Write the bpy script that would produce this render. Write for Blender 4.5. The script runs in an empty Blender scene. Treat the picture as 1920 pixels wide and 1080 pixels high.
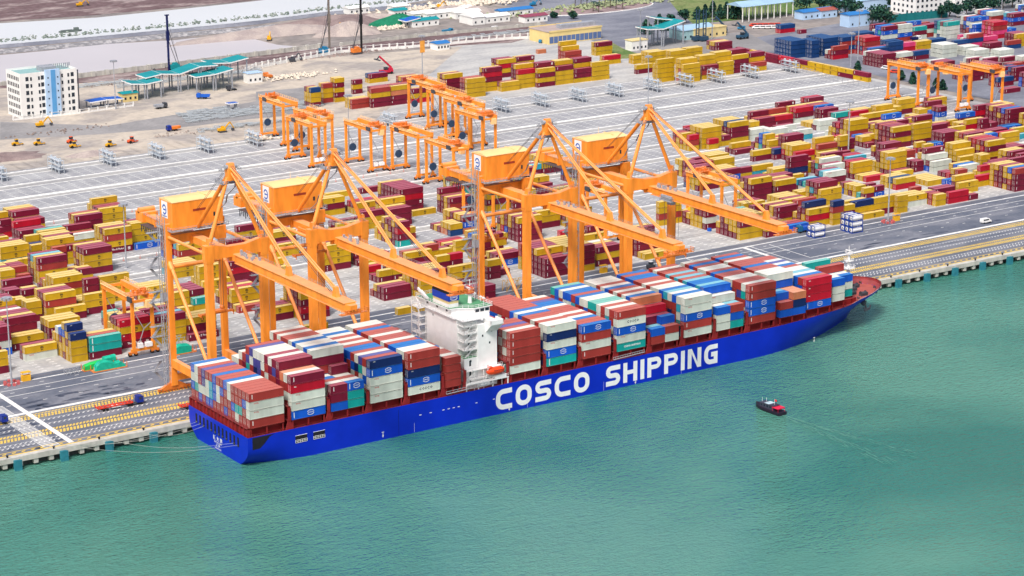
import bpy, bmesh, math, random
from mathutils import Vector, Matrix
random.seed(7)
R = math.radians
S = bpy.context.scene
COL = S.collection

# ---------------------------------------------------------------- camera, world, sun
F_PX, YAW, PITCH, ROLL = 4404.1055, -0.59665467, 0.27133021, -0.00325943
CAM = Vector((-323.174383, -621.729259, 252.053194))
FW = Vector((math.sin(-YAW)*math.cos(PITCH), math.cos(YAW)*math.cos(PITCH), -math.sin(PITCH)))
_r = FW.cross(Vector((0, 0, 1))).normalized(); _u = _r.cross(FW)
RT = _r*math.cos(ROLL) + _u*math.sin(ROLL)
UP = -_r*math.sin(ROLL) + _u*math.cos(ROLL)
cam = bpy.data.cameras.new('camera'); cam.sensor_width = 36; cam.lens = 36*F_PX/1920
cam.clip_start = 5; cam.clip_end = 20000
co = bpy.data.objects.new('camera', cam); COL.objects.link(co); S.camera = co
co.matrix_world = Matrix((
    (RT.x, UP.x, -FW.x, CAM.x), (RT.y, UP.y, -FW.y, CAM.y), (RT.z, UP.z, -FW.z, CAM.z), (0, 0, 0, 1)))
S.render.resolution_x = 1024; S.render.resolution_y = 576

SUN_EL, SUN_AZ = R(52), R(232)          # azimuth measured clockwise from +Y
world = bpy.data.worlds.new('World'); S.world = world; world.use_nodes = True
nt = world.node_tree; nt.nodes.clear()
sky = nt.nodes.new('ShaderNodeTexSky'); sky.sky_type = 'NISHITA'; sky.sun_disc = False
sky.sun_elevation = SUN_EL; sky.sun_rotation = SUN_AZ
sky.air_density = 1.0; sky.dust_density = 6.0; sky.ozone_density = 1.0
bg = nt.nodes.new('ShaderNodeBackground'); bg.inputs[1].default_value = 0.115
wo = nt.nodes.new('ShaderNodeOutputWorld')
nt.links.new(sky.outputs[0], bg.inputs[0]); nt.links.new(bg.outputs[0], wo.inputs[0])
sl = bpy.data.lights.new('sun', 'SUN'); sl.energy = 1.9; sl.angle = R(11); sl.color = (1, .98, .95)
so = bpy.data.objects.new('sun', sl); COL.objects.link(so)
sd = Vector((math.sin(SUN_AZ)*math.cos(SUN_EL), math.cos(SUN_AZ)*math.cos(SUN_EL), math.sin(SUN_EL)))
so.rotation_euler = (-sd).to_track_quat('-Z', 'Y').to_euler()
S.view_settings.view_transform = 'Standard'; S.view_settings.look = 'None'
S.view_settings.exposure = 0.48; S.view_settings.gamma = 1.0

# a point on the ground (height z) or on an upright plane, from where it is seen in the survey photo
def ray(u, v): return FW + RT*((u-960)/F_PX) - UP*((v-540)/F_PX)
def G(u, v, z=4.0):
    d = ray(u, v); return CAM + d*((z-CAM.z)/d.z)
def px(P):
    d = Vector(P)-CAM; z = d.dot(FW)
    return 960+F_PX*d.dot(RT)/z, 540-F_PX*d.dot(UP)/z

HAZE_D = 0.0

# ---------------------------------------------------------------- materials
def N(t, typ, **kw):
    n = t.nodes.new(typ)
    for k, v in kw.items():
        if k in n.inputs: n.inputs[k].default_value = v
        else: setattr(n, k, v)
    return n
MATS = {}
def mat(name, rgb, rough=.55, var=.18, scale=.6, metal=0, sky_fade=0, top=None, spec=.3, streak=0, rand=0):
    if name in MATS: return MATS[name]
    m = bpy.data.materials.new(name); m.use_nodes = True; t = m.node_tree
    b = t.nodes['Principled BSDF']; b.inputs['Roughness'].default_value = rough
    b.inputs['Metallic'].default_value = metal; b.inputs['Specular IOR Level'].default_value = spec
    c0 = (*rgb, 1)
    geo = N(t, 'ShaderNodeNewGeometry')
    mp = N(t, 'ShaderNodeMapping'); mp.inputs['Scale'].default_value = (scale, scale, scale*(0.25 if streak else 1))
    t.links.new(geo.outputs['Position'], mp.inputs[0])
    nz = N(t, 'ShaderNodeTexNoise', Scale=1.0, Detail=4.0); t.links.new(mp.outputs[0], nz.inputs[0])
    rmp = N(t, 'ShaderNodeMapRange'); rmp.inputs[1].default_value = .3; rmp.inputs[2].default_value = .7
    rmp.inputs[3].default_value = 1-var; rmp.inputs[4].default_value = 1+var*.6
    t.links.new(nz.outputs[0], rmp.inputs[0])
    hsv = N(t, 'ShaderNodeHueSaturation'); hsv.inputs['Color'].default_value = c0
    val = rmp.outputs[0]
    if rand:
        oi = N(t, 'ShaderNodeObjectInfo'); mr = N(t, 'ShaderNodeMapRange')
        mr.inputs[3].default_value = 1-rand; mr.inputs[4].default_value = 1+rand
        t.links.new(oi.outputs['Random'], mr.inputs[0])
        mm = N(t, 'ShaderNodeMath', operation='MULTIPLY'); t.links.new(mr.outputs[0], mm.inputs[0]); t.links.new(val, mm.inputs[1]); val = mm.outputs[0]
    t.links.new(val, hsv.inputs['Value'])
    out = hsv.outputs[0]
    if sky_fade:                                  # paler upward faces: sky brightness painted in, with some fading and dust
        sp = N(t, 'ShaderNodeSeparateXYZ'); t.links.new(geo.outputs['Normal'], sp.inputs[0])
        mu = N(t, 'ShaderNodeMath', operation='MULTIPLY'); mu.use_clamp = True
        t.links.new(sp.outputs[2], mu.inputs[0]); mu.inputs[1].default_value = sky_fade
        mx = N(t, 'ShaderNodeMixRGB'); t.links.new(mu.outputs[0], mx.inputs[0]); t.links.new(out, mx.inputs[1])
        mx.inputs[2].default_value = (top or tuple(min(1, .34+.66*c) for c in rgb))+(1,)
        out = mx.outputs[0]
    t.links.new(out, b.inputs['Base Color'])
    MATS[name] = m; return m

def ground_mat(name, rgb, rgb2, scale=.05, rough=.9, detail=6, stretch=1, lo=.42, hi=.6, fine=1.2, finev=.1, bump=0):
    m = bpy.data.materials.new(name); m.use_nodes = True; t = m.node_tree
    b = t.nodes['Principled BSDF']; b.inputs['Roughness'].default_value = rough; b.inputs['Specular IOR Level'].default_value = .2
    geo = N(t, 'ShaderNodeNewGeometry'); mp = N(t, 'ShaderNodeMapping'); mp.inputs['Scale'].default_value = (scale, scale*stretch, scale)
    t.links.new(geo.outputs['Position'], mp.inputs[0])
    nz = N(t, 'ShaderNodeTexNoise', Scale=1.0, Detail=float(detail), Roughness=.62, Distortion=.4); t.links.new(mp.outputs[0], nz.inputs[0])
    rp = N(t, 'ShaderNodeMapRange'); rp.inputs[1].default_value = lo; rp.inputs[2].default_value = hi; t.links.new(nz.outputs[0], rp.inputs[0])
    mx = N(t, 'ShaderNodeMixRGB'); mx.inputs[1].default_value = (*rgb, 1); mx.inputs[2].default_value = (*rgb2, 1)
    t.links.new(rp.outputs[0], mx.inputs[0])
    n2 = N(t, 'ShaderNodeTexNoise', Scale=fine, Detail=3.0); t.links.new(geo.outputs['Position'], n2.inputs[0])
    r2 = N(t, 'ShaderNodeMapRange'); r2.inputs[1].default_value = .3; r2.inputs[2].default_value = .7
    r2.inputs[3].default_value = 1-finev; r2.inputs[4].default_value = 1+finev; t.links.new(n2.outputs[0], r2.inputs[0])
    hs = N(t, 'ShaderNodeHueSaturation'); t.links.new(mx.outputs[0], hs.inputs['Color']); t.links.new(r2.outputs[0], hs.inputs['Value'])
    t.links.new(hs.outputs[0], b.inputs['Base Color']); MATS[name] = m
    return m

# ---------------------------------------------------------------- mesh helpers
class MB:
    def __init__(s): s.v = []; s.f = []; s.m = []; s.mi = 0
    def quad(s, *p):
        i = len(s.v); s.v += [tuple(q) for q in p]; s.f.append(tuple(range(i, i+len(p)))); s.m.append(s.mi); return s
    def box(s, x0, x1, y0, y1, z0, z1):
        i = len(s.v)
        s.v += [(x0,y0,z0),(x1,y0,z0),(x1,y1,z0),(x0,y1,z0),(x0,y0,z1),(x1,y0,z1),(x1,y1,z1),(x0,y1,z1)]
        for f in ((0,3,2,1),(4,5,6,7),(0,1,5,4),(1,2,6,5),(2,3,7,6),(3,0,4,7)):
            s.f.append(tuple(i+k for k in f)); s.m.append(s.mi)
        return s
    def bar(s, a, b, w, h=None, up=(0,0,1)):
        """rectangular bar from a to b"""
        h = h or w; a = Vector(a); b = Vector(b); d = (b-a)
        if d.length < 1e-6: return s
        d.normalize(); u = Vector(up)
        if abs(d.dot(u)) > .98: u = Vector((0,1,0))
        r = d.cross(u).normalized(); u = r.cross(d); i = len(s.v)
        for P in (a, b):
            for sx, sz in ((-1,-1),(1,-1),(1,1),(-1,1)): s.v.append(tuple(P + r*sx*w/2 + u*sz*h/2))
        for f in ((0,1,2,3),(7,6,5,4),(0,4,5,1),(1,5,6,2),(2,6,7,3),(3,7,4,0)):
            s.f.append(tuple(i+k for k in f)); s.m.append(s.mi)
        return s
    def tube(s, a, b, r0, r1=None, n=8):
        r1 = r0 if r1 is None else r1
        a = Vector(a); b = Vector(b); d = (b-a).normalized(); u = Vector((0,0,1)) if abs(d.z) < .95 else Vector((0,1,0))
        r = d.cross(u).normalized(); u = r.cross(d); i = len(s.v)
        for P, q in ((a, r0), (b, r1)):
            for k in range(n):
                t = 2*math.pi*k/n; s.v.append(tuple(P + r*math.cos(t)*q + u*math.sin(t)*q))
        for k in range(n):
            k2 = (k+1) % n; s.f.append((i+k, i+k2, i+n+k2, i+n+k)); s.m.append(s.mi)
        s.f.append(tuple(i+k for k in range(n))[::-1]); s.m.append(s.mi)
        s.f.append(tuple(i+n+k for k in range(n))); s.m.append(s.mi)
        return s
    def path(s, pts, r, n=6):
        for a, b in zip(pts, pts[1:]): s.tube(a, b, r, r, n)
        return s
    def prism(s, poly, z0, z1, axis=2):
        """extrude a 2D polygon (ccw) along axis"""
        def P(p, z):
            return (p[0],p[1],z) if axis == 2 else ((p[0],z,p[1]) if axis == 1 else (z,p[0],p[1]))
        i = len(s.v); n = len(poly)
        s.v += [P(p, z0) for p in poly]+[P(p, z1) for p in poly]
        s.f.append(tuple(i+k for k in range(n))[::-1]); s.f.append(tuple(i+n+k for k in range(n))); s.m += [s.mi, s.mi]
        for k in range(n):
            k2 = (k+1) % n; s.f.append((i+k, i+k2, i+n+k2, i+n+k)); s.m.append(s.mi)
        return s
    def add(s, o, M=None, mi=None):
        i = len(s.v)
        s.v += [tuple(M @ Vector(p)) for p in o.v] if M else o.v
        s.f += [tuple(i+k for k in f) for f in o.f]
        s.m += [mi]*len(o.f) if mi is not None else o.m
        return s
    def rail(s, pts, h=1.1, w=.06, step=2.5):
        for a, b in zip(pts, pts[1:]):
            a = Vector(a); b = Vector(b); L = (b-a).length; n = max(1, int(L/step))
            for k in range(n+1):
                p = a.lerp(b, k/n); s.bar(p, p+Vector((0,0,h)), w)
            for q in (h, h*.5): s.bar(a+Vector((0,0,q)), b+Vector((0,0,q)), w)
        return s
    def build(s, name, mats, parent=None, smooth=False, fix=False):
        me = bpy.data.meshes.new(name); me.from_pydata(s.v, [], s.f)
        if not isinstance(mats, (list, tuple)): mats = [mats]
        for m in mats: me.materials.append(m)
        if len(mats) > 1: me.polygons.foreach_set('material_index', s.m)
        if fix:
            bm = bmesh.new(); bm.from_mesh(me); bmesh.ops.recalc_face_normals(bm, faces=bm.faces); bm.to_mesh(me); bm.free()
        if smooth:
            me.polygons.foreach_set('use_smooth', [True]*len(me.polygons))
        me.update()
        o = bpy.data.objects.new(name, me); COL.objects.link(o)
        if parent: o.parent = parent
        return o
def tag(o, label=None, cat=None, group=None, kind=None):
    if label: o['label'] = label
    if cat: o['category'] = cat
    if group: o['group'] = group
    if kind: o['kind'] = kind
    return o
def empty(name, loc=(0,0,0), rz=0):
    o = bpy.data.objects.new(name, None); COL.objects.link(o); o.location = loc; o.rotation_euler = (0,0,rz)
    o.empty_display_size = .5; return o
def kids(o): return list(o.children)
def dup(o, loc=None, rz=None, parent=None):
    c = o.copy(); COL.objects.link(c); c.parent = parent
    if parent is None:
        if loc is not None: c.location = loc
        if rz is not None: c.rotation_euler = (0,0,rz)
    for ch in CH.get(o.name, o.children): 
        dup(ch, parent=c)
    return c
CH = {}
def freeze(o):
    """remember a prototype's children so copies of it are fast"""
    CH[o.name] = list(o.children)
    for ch in o.children: freeze(ch)
def text_mb(txt, size, bold=.02, extrude=0, align='CENTER', res=2, spacing=1.0):
    c = bpy.data.curves.new('t', 'FONT'); c.body = txt; c.size = size; c.offset = bold*size; c.resolution_u = res
    c.align_x = align; c.align_y = 'CENTER'; c.extrude = extrude; c.space_character = spacing
    o = bpy.data.objects.new('t', c); COL.objects.link(o)
    bpy.context.view_layer.update()
    me = bpy.data.meshes.new_from_object(o.evaluated_get(bpy.context.evaluated_depsgraph_get()))
    b = MB(); b.v = [tuple(v.co) for v in me.vertices]; b.f = [tuple(p.vertices) for p in me.polygons]; b.m = [0]*len(b.f)
    bpy.data.objects.remove(o); bpy.data.curves.remove(c); bpy.data.meshes.remove(me)
    return b
FACE_Y = Matrix(((1,0,0,0),(0,0,-1,0),(0,1,0,0),(0,0,0,1)))    # text plane -> faces -Y
FACE_X = Matrix(((0,0,-1,0),(-1,0,0,0),(0,1,0,0),(0,0,0,1)))   # text plane -> faces -X
def T(x, y, z): return Matrix.Translation((x, y, z))
ORD = ['first','second','third','fourth','fifth','sixth','seventh','eighth','ninth','tenth','eleventh','twelfth','thirteenth','fourteenth','fifteenth','sixteenth','seventeenth','eighteenth','nineteenth','twentieth',
       'twenty-first','twenty-second','twenty-third','twenty-fourth','twenty-fifth','twenty-sixth','twenty-seventh','twenty-eighth','twenty-ninth','thirtieth','thirty-first','thirty-second','thirty-third','thirty-fourth','thirty-fifth']

ORANGE = mat('crane_orange', (.92,.30,.035), .45, .22, .35, sky_fade=.35, streak=1)
ORANGE2 = mat('crane_orange_rust', (.72,.20,.03), .55, .25, .5, sky_fade=.2)
PALEOR = mat('house_roof_orange', (.95,.62,.28), .6, .08, .2)
GREY = mat('galvanised_steel', (.33,.35,.39), .5, .15, .8)
DGREY = mat('dark_steel', (.06,.065,.08), .5, .2, .8)
WHITE = mat('white_paint', (.84,.84,.84), .4, .06, .4)
WHITEM = mat('white_marking', (.78,.78,.76), .8, .2, .5)
GLASS = mat('dark_glass', (.02,.03,.045), .12, .1, .5, spec=.6)
REDD = mat('ship_deck_red', (.26,.018,.02), .55, .3, .35, sky_fade=.12)
REDF = mat('bow_deck_red', (.42,.10,.08), .6, .2, .3)
BLUEH = mat('hull_blue', (.004,.026,.50), .38, .14, .12, spec=.22)
NAVY = mat('navy_paint', (.006,.012,.09), .4, .2, .5)
BLACK = mat('black_rubber', (.012,.012,.014), .7, .2, .5)
GREEND = mat('deck_green', (.09,.30,.15), .7, .15, .4)
CREAM = mat('cream_paint', (.72,.58,.28), .6, .1, .4)
ORBRIGHT = mat('lifeboat_orange', (.80,.07,.015), .4, .1, .5)
TEAL = mat('fender_teal', (.03,.20,.26), .5, .2, .8)
CONC = mat('quay_concrete', (.50,.49,.45), .9, .22, .4, streak=1)
YELP = mat('yellow_paint', (.78,.42,.02), .6, .2, .4)
BLUEP = mat('bright_blue_paint', (.01,.10,.50), .4, .15, .5)

# ---------------------------------------------------------------- water and ground
def water_mat():
    m = bpy.data.materials.new('harbour_water'); m.use_nodes = True; t = m.node_tree
    b = t.nodes['Principled BSDF']; b.inputs['Roughness'].default_value = .05; b.inputs['IOR'].default_value = 1.42
    b.inputs['Specular IOR Level'].default_value = .5
    geo = N(t, 'ShaderNodeNewGeometry')
    n0 = N(t, 'ShaderNodeTexNoise', Scale=.006, Detail=3.0, Distortion=.8); t.links.new(geo.outputs['Position'], n0.inputs[0])
    mx = N(t, 'ShaderNodeMixRGB'); mx.inputs[1].default_value = (.030, .165, .135, 1); mx.inputs[2].default_value = (.095, .265, .205, 1)
    rp = N(t, 'ShaderNodeMapRange'); rp.inputs[1].default_value = .38; rp.inputs[2].default_value = .62
    t.links.new(n0.outputs[0], rp.inputs[0]); t.links.new(rp.outputs[0], mx.inputs[0]); t.links.new(mx.outputs[0], b.inputs['Base Color'])
    hs = None
    for sc, ang, st, k in ((.36, 22, 2.0, .7), (.13, 35, 2.2, .5), (.8, 8, 1.6, .5)):
        mp = N(t, 'ShaderNodeMapping'); mp.inputs['Scale'].default_value = (sc, sc*st, sc); mp.inputs['Rotation'].default_value = (0, 0, R(ang))
        t.links.new(geo.outputs['Position'], mp.inputs[0])
        nz = N(t, 'ShaderNodeTexNoise', Scale=1.0, Detail=2.0, Distortion=.8); t.links.new(mp.outputs[0], nz.inputs[0])
        mu = N(t, 'ShaderNodeMath', operation='MULTIPLY'); mu.inputs[1].default_value = k; t.links.new(nz.outputs[0], mu.inputs[0])
        if hs is None: hs = mu.outputs[0]
        else:
            ad = N(t, 'ShaderNodeMath', operation='ADD'); t.links.new(hs, ad.inputs[0]); t.links.new(mu.outputs[0], ad.inputs[1]); hs = ad.outputs[0]
    # calm and ruffled patches
    n3 = N(t, 'ShaderNodeTexNoise', Scale=.008, Detail=4.0, Distortion=1.0); t.links.new(geo.outputs['Position'], n3.inputs[0])
    r3 = N(t, 'ShaderNodeMapRange'); r3.inputs[1].default_value = .35; r3.inputs[2].default_value = .65; r3.inputs[3].default_value = .6; r3.inputs[4].default_value = 1.15
    t.links.new(n3.outputs[0], r3.inputs[0])
    bp = N(t, 'ShaderNodeBump', Strength=1.0, Distance=1.1); t.links.new(hs, bp.inputs['Height']); t.links.new(r3.outputs[0], bp.inputs['Strength'])
    t.links.new(bp.outputs[0], b.inputs['Normal'])
    return m
w = MB(); w.quad((-2500,-1500,0), (2500,-1500,0), (2500,46,0), (-2500,46,0))
o = w.build('water', water_mat()); tag(o, 'green rippled harbour water in front of the ship and quay', 'water', kind='structure')

ASPH = ground_mat('apron_asphalt', (.115,.13,.17), (.20,.21,.245), .035, .85, stretch=2.2, fine=.8)
ASPHW = ground_mat('wet_asphalt', (.045,.055,.085), (.075,.085,.12), .12, .5)
YARD = ground_mat('yard_concrete', (.47,.465,.45), (.36,.36,.365), .03, .92, stretch=3, fine=.5)
PAVE = ground_mat('block_paving', (.29,.295,.315), (.37,.375,.39), .06, .92, stretch=2, fine=.7)
SITE = ground_mat('site_sand', (.50,.44,.37), (.33,.30,.28), .03, .95, stretch=1.6, lo=.45, hi=.6, fine=.4)
MUD = ground_mat('brown_mud', (.15,.10,.105), (.33,.27,.26), .03, .95, stretch=3, lo=.5, hi=.62, fine=.3, finev=.25)
LAND = ground_mat('bare_land', (.31,.275,.25), (.22,.20,.195), .015, .95, fine=.2, finev=.2)
GREYR = ground_mat('grey_roadway', (.23,.225,.23), (.30,.29,.29), .03, .9, fine=.5)
ROAD = ground_mat('road_asphalt', (.16,.17,.21), (.23,.24,.28), .03, .85, stretch=1.5, fine=.5)
GRASS = ground_mat('grass_field', (.10,.17,.05), (.19,.22,.09), .04, .95, fine=.6, finev=.3)
MUDW = mat('muddy_water', (.53,.50,.52), .4, .05, .01, spec=.5)
RIVW = mat('pale_river_water', (.62,.64,.66), .4, .04, .008, spec=.5)

def structure(o, label, cat): return tag(o, label, cat, kind='structure')
g = MB(); g.quad((-4000,46,3.9), (6000,46,3.9), (6000,9000,3.9), (-4000,9000,3.9))
structure(g.build('ground', LAND), 'bare brown land reaching to the horizon behind the port', 'ground')

def sheet(name, m, pts, z, label, cat='ground', world=False):
    b = MB(); P = [Vector((p[0], p[1], z)) for p in pts] if world else [G(p[0], p[1], z) for p in pts]
    b.quad(*P); o = b.build(name, m)
    bm = bmesh.new(); bm.from_mesh(o.data)
    bm.faces.ensure_lookup_table()
    if bm.faces[0].normal.z < 0: bmesh.ops.reverse_faces(bm, faces=bm.faces[:])
    bmesh.ops.triangulate(bm, faces=bm.faces[:]); bm.to_mesh(o.data); bm.free()
    return structure(o, label, cat)
sheet('apron', ASPH, [(-900,44),(1500,44),(1500,118.4),(-900,118.4)], 4.0, 'dark blue grey asphalt apron along the quay', 'apron', True)
sheet('yard', YARD, [(-900,118.4),(604,118.4),(604,426),(-900,426)], 4.0, 'pale concrete container yard with slot markings', 'yard', True)
sheet('back_yard', YARD, [(228,426),(606,426),(604,604),(330,604)], 4.004, 'pale back yard with a second field of stacked containers', 'yard', True)
sheet('neighbour_yard', ROAD, [(612,120),(1500,120),(1500,640),(640,520),(612,520)], 4.0, 'grey asphalt of the next terminal on the right', 'yard', True)
sheet('site', SITE, [(60,427),(300,427),(470,600),(330,622),(140,640),(60,600)], 4.02, 'sandy construction site behind the empty slots', 'site', True)
sheet('mud_strip', MUD, [(0,153),(170,143),(400,124),(640,100),(900,72),(1010,60),(1010,40),(640,88),(330,118),(150,140),(0,158)][:0] or [(0,166),(150,156),(350,138),(480,118),(640,97),(960,80),(1010,66),(1010,46),(640,86),(150,147),(0,158)], 4.03, 'strip of dark red mud beside the sea wall', 'mud')
sheet('side_road', GREYR, [(0,262),(0,228),(200,236),(420,200),(480,190),(480,172),(620,160),(640,185),(560,215),(480,222),(330,240),(180,252)], 4.05, 'worn grey road crossing the construction site', 'road')
sheet('river', RIVW, [(-40,46),(180,33),(330,18),(470,3),(560,-8),(900,-30),(860,-8),(790,2),(700,15),(620,24),(320,56),(150,72),(-40,87)], 4.03, 'pale grey river running behind the embankment', 'river')
sheet('pond', MUDW, [(-40,107),(90,95),(175,84),(330,75),(395,68),(440,66),(480,74),(520,84),(570,88),(600,92),(330,118),(150,140),(-40,160)], 4.03, 'still muddy pond inside the sea wall', 'pond')
sheet('reclaimed_land', MUD, [(-60,-30),(560,-40),(470,1),(330,14),(180,28),(-60,44)], 4.02, 'purple brown reclaimed land across the river', 'ground')
sheet('access_road', ROAD, [(905,0),(960,-25),(1500,-20),(1330,30),(1290,50),(1240,75),(1180,90),(1120,80),(1030,46),(965,15)], 4.02, 'dark asphalt access road curving past the palm island', 'road')
sheet('field', GRASS, [(1230,-30),(1800,-60),(1600,10),(1440,32),(1300,45),(1270,20)], 4.04, 'green grass field beyond the blue roofed shed', 'field')
sheet('lawn', GRASS, [(1145,78),(1170,92),(1200,102),(1200,108),(1140,112)], 4.03, 'small green lawn beside the yellow warehouse', 'lawn')
sheet('gate_forecourt', GREYR, [(1120,80),(1240,72),(1400,60),(1460,92),(1330,120),(1200,110),(1165,95)], 4.012, 'grey forecourt round the right hand gate canopy', 'road')

# ---- quay front: fascia beam, deck edge, piles
q = MB(); X0, X1 = -700, 1300
q.box(X0, X1, 41.0, 44.0, 2.3, 4.0)
x = X0
while x < X1:
    q.box(x, x+1.5, 41.3, 42.6, .7, 2.3); x += 5.2
quay = q.build('quay', CONC)
structure(quay, 'pale concrete quay edge with beams over the water', 'quay')
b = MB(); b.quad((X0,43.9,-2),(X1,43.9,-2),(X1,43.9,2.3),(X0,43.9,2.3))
b.build('quay_wall_shade', mat('quay_inner_shade', (.10,.11,.11), .9, .3), quay)  # dark sheet painted in place of the shade under the quay deck
fend = MB(); fend.box(-1.1, 1.1, -1.0, .3, -.3, 3.2); fend.box(-1.25, 1.25, -1.25, -1.0, -.5, 3.4)
boll = MB(); boll.tube((0,0,0),(0,0,.5),.28,.22,10); boll.tube((0,0,.5),(0,0,.75),.42,.42,10)
f0 = None
for i in range(-16, 60):
    x = -29.9+15.6*i
    if -8 < x < 282: continue
    P = px((x, 41, 2))
    if not -60 < P[0] < 1980: continue
    if f0 is None:
        f0 = fend.build('fender', TEAL); f = f0
        k0 = boll.build('bollard', BLACK); k = k0
    else: f = dup(f0); k = dup(k0)
    f.location = (x, 40.75, .0); k.location = (x-2.6, 42.0, 4.0)
    if x < 0:
        n = int(round((-8-x)/15.6)); tag(f, 'blue green fender on the quay face, %s to the left of the ship stern' % ORD[max(0,n)], 'fender', 'fenders along the quay')
        tag(k, 'black bollard on the quay edge, %s to the left of the ship stern' % ORD[max(0,n)], 'bollard', 'bollards along the quay edge')
    else:
        n = int(round((x-282)/15.6)); tag(f, 'blue green fender on the quay face, %s to the right of the bow' % ORD[max(0,n)], 'fender', 'fenders along the quay')
        tag(k, 'black bollard on the quay edge, %s to the right of the bow' % ORD[max(0,n)], 'bollard', 'bollards along the quay edge')

# ---- painted markings
YEL = mat('yellow_marking', (.72,.50,.10), .8, .25, .6)
mk = MB(); my = MB(); mr = MB()
def strip(b, x0, x1, y0, y1, z=4.012): b.quad((x0,y0,z),(x1,y0,z),(x1,y1,z),(x0,y1,z))
strip(mk, -900, 1300, 79.2, 80.9)
for y in (99.2, 105.8): strip(mk, -900, 1300, y, y+.35, 4.016)
strip(mk, -900, 1300, 112.6, 113.4)
for y in (49.3, 51.6, 65.2, 69.6):                       # hatched lane borders
    x = -250
    while x < 700:
        mk.quad((x,y,4.02),(x+.35,y,4.02),(x+1.5,y+1.1,4.02),(x+1.15,y+1.1,4.02))
        mk.quad((x,y+.0,4.024),(x+.9,y+.0,4.024),(x+.9,y+.18,4.024),(x,y+.18,4.024)); x += 1.75
    strip(mk, -250, 700, y+1.1, y+1.25, 4.028)
for y0, y1, st in ((55.6, 58.4, 2.2), (59.4, 61.2, 2.2), (73.2, 76.2, 2.2), (76.9,77.9,2.2)):
    x = -250
    while x < 700:
        my.quad((x,y0,4.02),(x+.8,y0,4.02),(x+1.9,y1,4.02),(x+1.1,y1,4.02)); x += 1.2
strip(my, -700, 1300, 43.2, 43.9); strip(my, -700, 1300, 46.2, 46.6)
x = -250
while x < 700: my.quad((x,44.7,4.02),(x+1.2,44.7,4.02),(x+2.0,45.7,4.02),(x+.8,45.7,4.02)); x += 3.2
for y in (44.2, 74.6): strip(mr, -700, 1300, y-.12, y+.12, 4.034)
for xc in (-41, 293):                                    # cross walks over the apron
    strip(mk, xc-.9, xc+.9, 44, 112, 4.03)
    strip(mk, xc+3.2, xc+3.6, 44, 112, 4.03) if xc > 0 else None
x = 44.0
while x < 92:
    strip(mk, -50.5, -44.8, x, x+.55, 4.031); x += 1.3
for a, b_ in (((305,84),(330,84)),((305,84),(305,110)),((262,112),(298,112)),((262,86),(262,112))):
    strip(mk, min(a[0],b_[0]), max(a[0],b_[0])+.4, min(a[1],b_[1]), max(a[1],b_[1])+.4, 4.03)
for x in range(-70, 700, 13):                            # short dashes of the truck lanes
    for y in (90, 95, 102.5, 109): strip(mk, x+(y*7) % 9, x+(y*7) % 9+1.6, y, y+.3, 4.036)
pv = MB()
for k in range(0, 13):
    y0 = 119.2+25.4*k
    wide = k in (10,)
    if k >= 3: pv.quad((-700,y0+.8,4.01),(599,y0+.8,4.01),(599,y0+17.6,4.01),(-700,y0+17.6,4.01))
    if k >= 3:
        strip(mk, -700, 598, y0-(2.6 if wide else .9), y0+.5)
        strip(mk, -700, 598, y0+18.0, y0+18.6)
    strip(mr, -700, 598, y0-3.6, y0-3.2, 4.017); strip(mr, -700, 598, y0+19.9, y0+20.3, 4.017)
    x = -120
    while x < 590:
        P = px((x, y0+8, 4))
        if -60 < P[0] < 1980:
            for r in range(7):
                y = y0+.9+2.8*r
                mk.quad((x-.95,y-.22,4.02),(x+.95,y-.22,4.02),(x+.95,y+.22,4.02),(x-.95,y+.22,4.02))
        x += 6.4
structure(pv.build('slot_paving', PAVE), 'grey paved strips of the empty container slots', 'paving')
structure(mk.build('white_markings', WHITEM), 'white painted slot dashes, lane lines and crossings', 'road markings')
structure(my.build('yellow_markings', YEL), 'yellow hatched bands along the crane rails', 'road markings')
structure(mr.build('rails', mat('rail_steel', (.13,.12,.12), .6, .3, .5)), 'dark crane rails and wheel runways in the ground', 'rails')
# damp patches on the apron (stains with their own outline)
st = MB()
for (x0, x1, y0, y1, n) in ((-60,-42,44.5,72,26), (-38,5,81.5,92,34), (85,130,84,118,14), (330,420,81.5,87,16), (-60,-44,74,78,2)):
    for i in range(n):
        cx = random.uniform(x0, x1); cy = random.uniform(y0, y1); rx = random.uniform(1.2, 5.5); ry = random.uniform(.4, 1.3)
        poly = []
        for k in range(9):
            a = 2*math.pi*k/9; f = random.uniform(.6, 1.1); poly.append((cx+math.cos(a)*rx*f, cy+math.sin(a)*ry*f, 4.008+.0004*(i % 9)))
        st.quad(*poly)
structure(st.build('damp_patches', ASPHW), 'dark damp stains on the apron asphalt', 'stains')

# ---------------------------------------------------------------- shipping containers
PAL = dict(
    Y=('yellow', (.52,.315,.010)), M=('maroon', (.165,.006,.028)), R=('rust red', (.32,.035,.03)), C=('crimson', (.42,.004,.022)),
    B=('dark blue', (.006,.045,.17)), U=('bright blue', (.006,.085,.50)), T=('teal', (.006,.32,.30)), W=('white', (.56,.60,.54)),
    K=('light blue', (.03,.33,.44)), G=('green', (.02,.22,.12)), P=('pink', (.66,.05,.17)), N=('navy blue', (.005,.018,.10)),
    O=('pale orange', (.52,.17,.08)), V=('indigo', (.05,.055,.25)))
TOPC = dict(U=(.05,.25,.60), V=(.16,.18,.45), R=(.56,.18,.15), M=(.46,.13,.18), Y=(.86,.66,.28), C=(.60,.08,.12), T=(.28,.62,.54), W=(.86,.85,.78), B=(.04,.11,.27), K=(.30,.60,.70), O=(.80,.40,.25), N=(.05,.09,.27), G=(.15,.42,.28), P=(.80,.25,.38))  # roof tones, lightened for painted-in sky brightness and fading
CM = {k: mat('container_'+v[0].replace(' ', '_'), v[1], .5, .16, .35, sky_fade=.74, rand=.12, streak=1, top=TOPC[k]) for k, v in PAL.items()}
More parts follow.
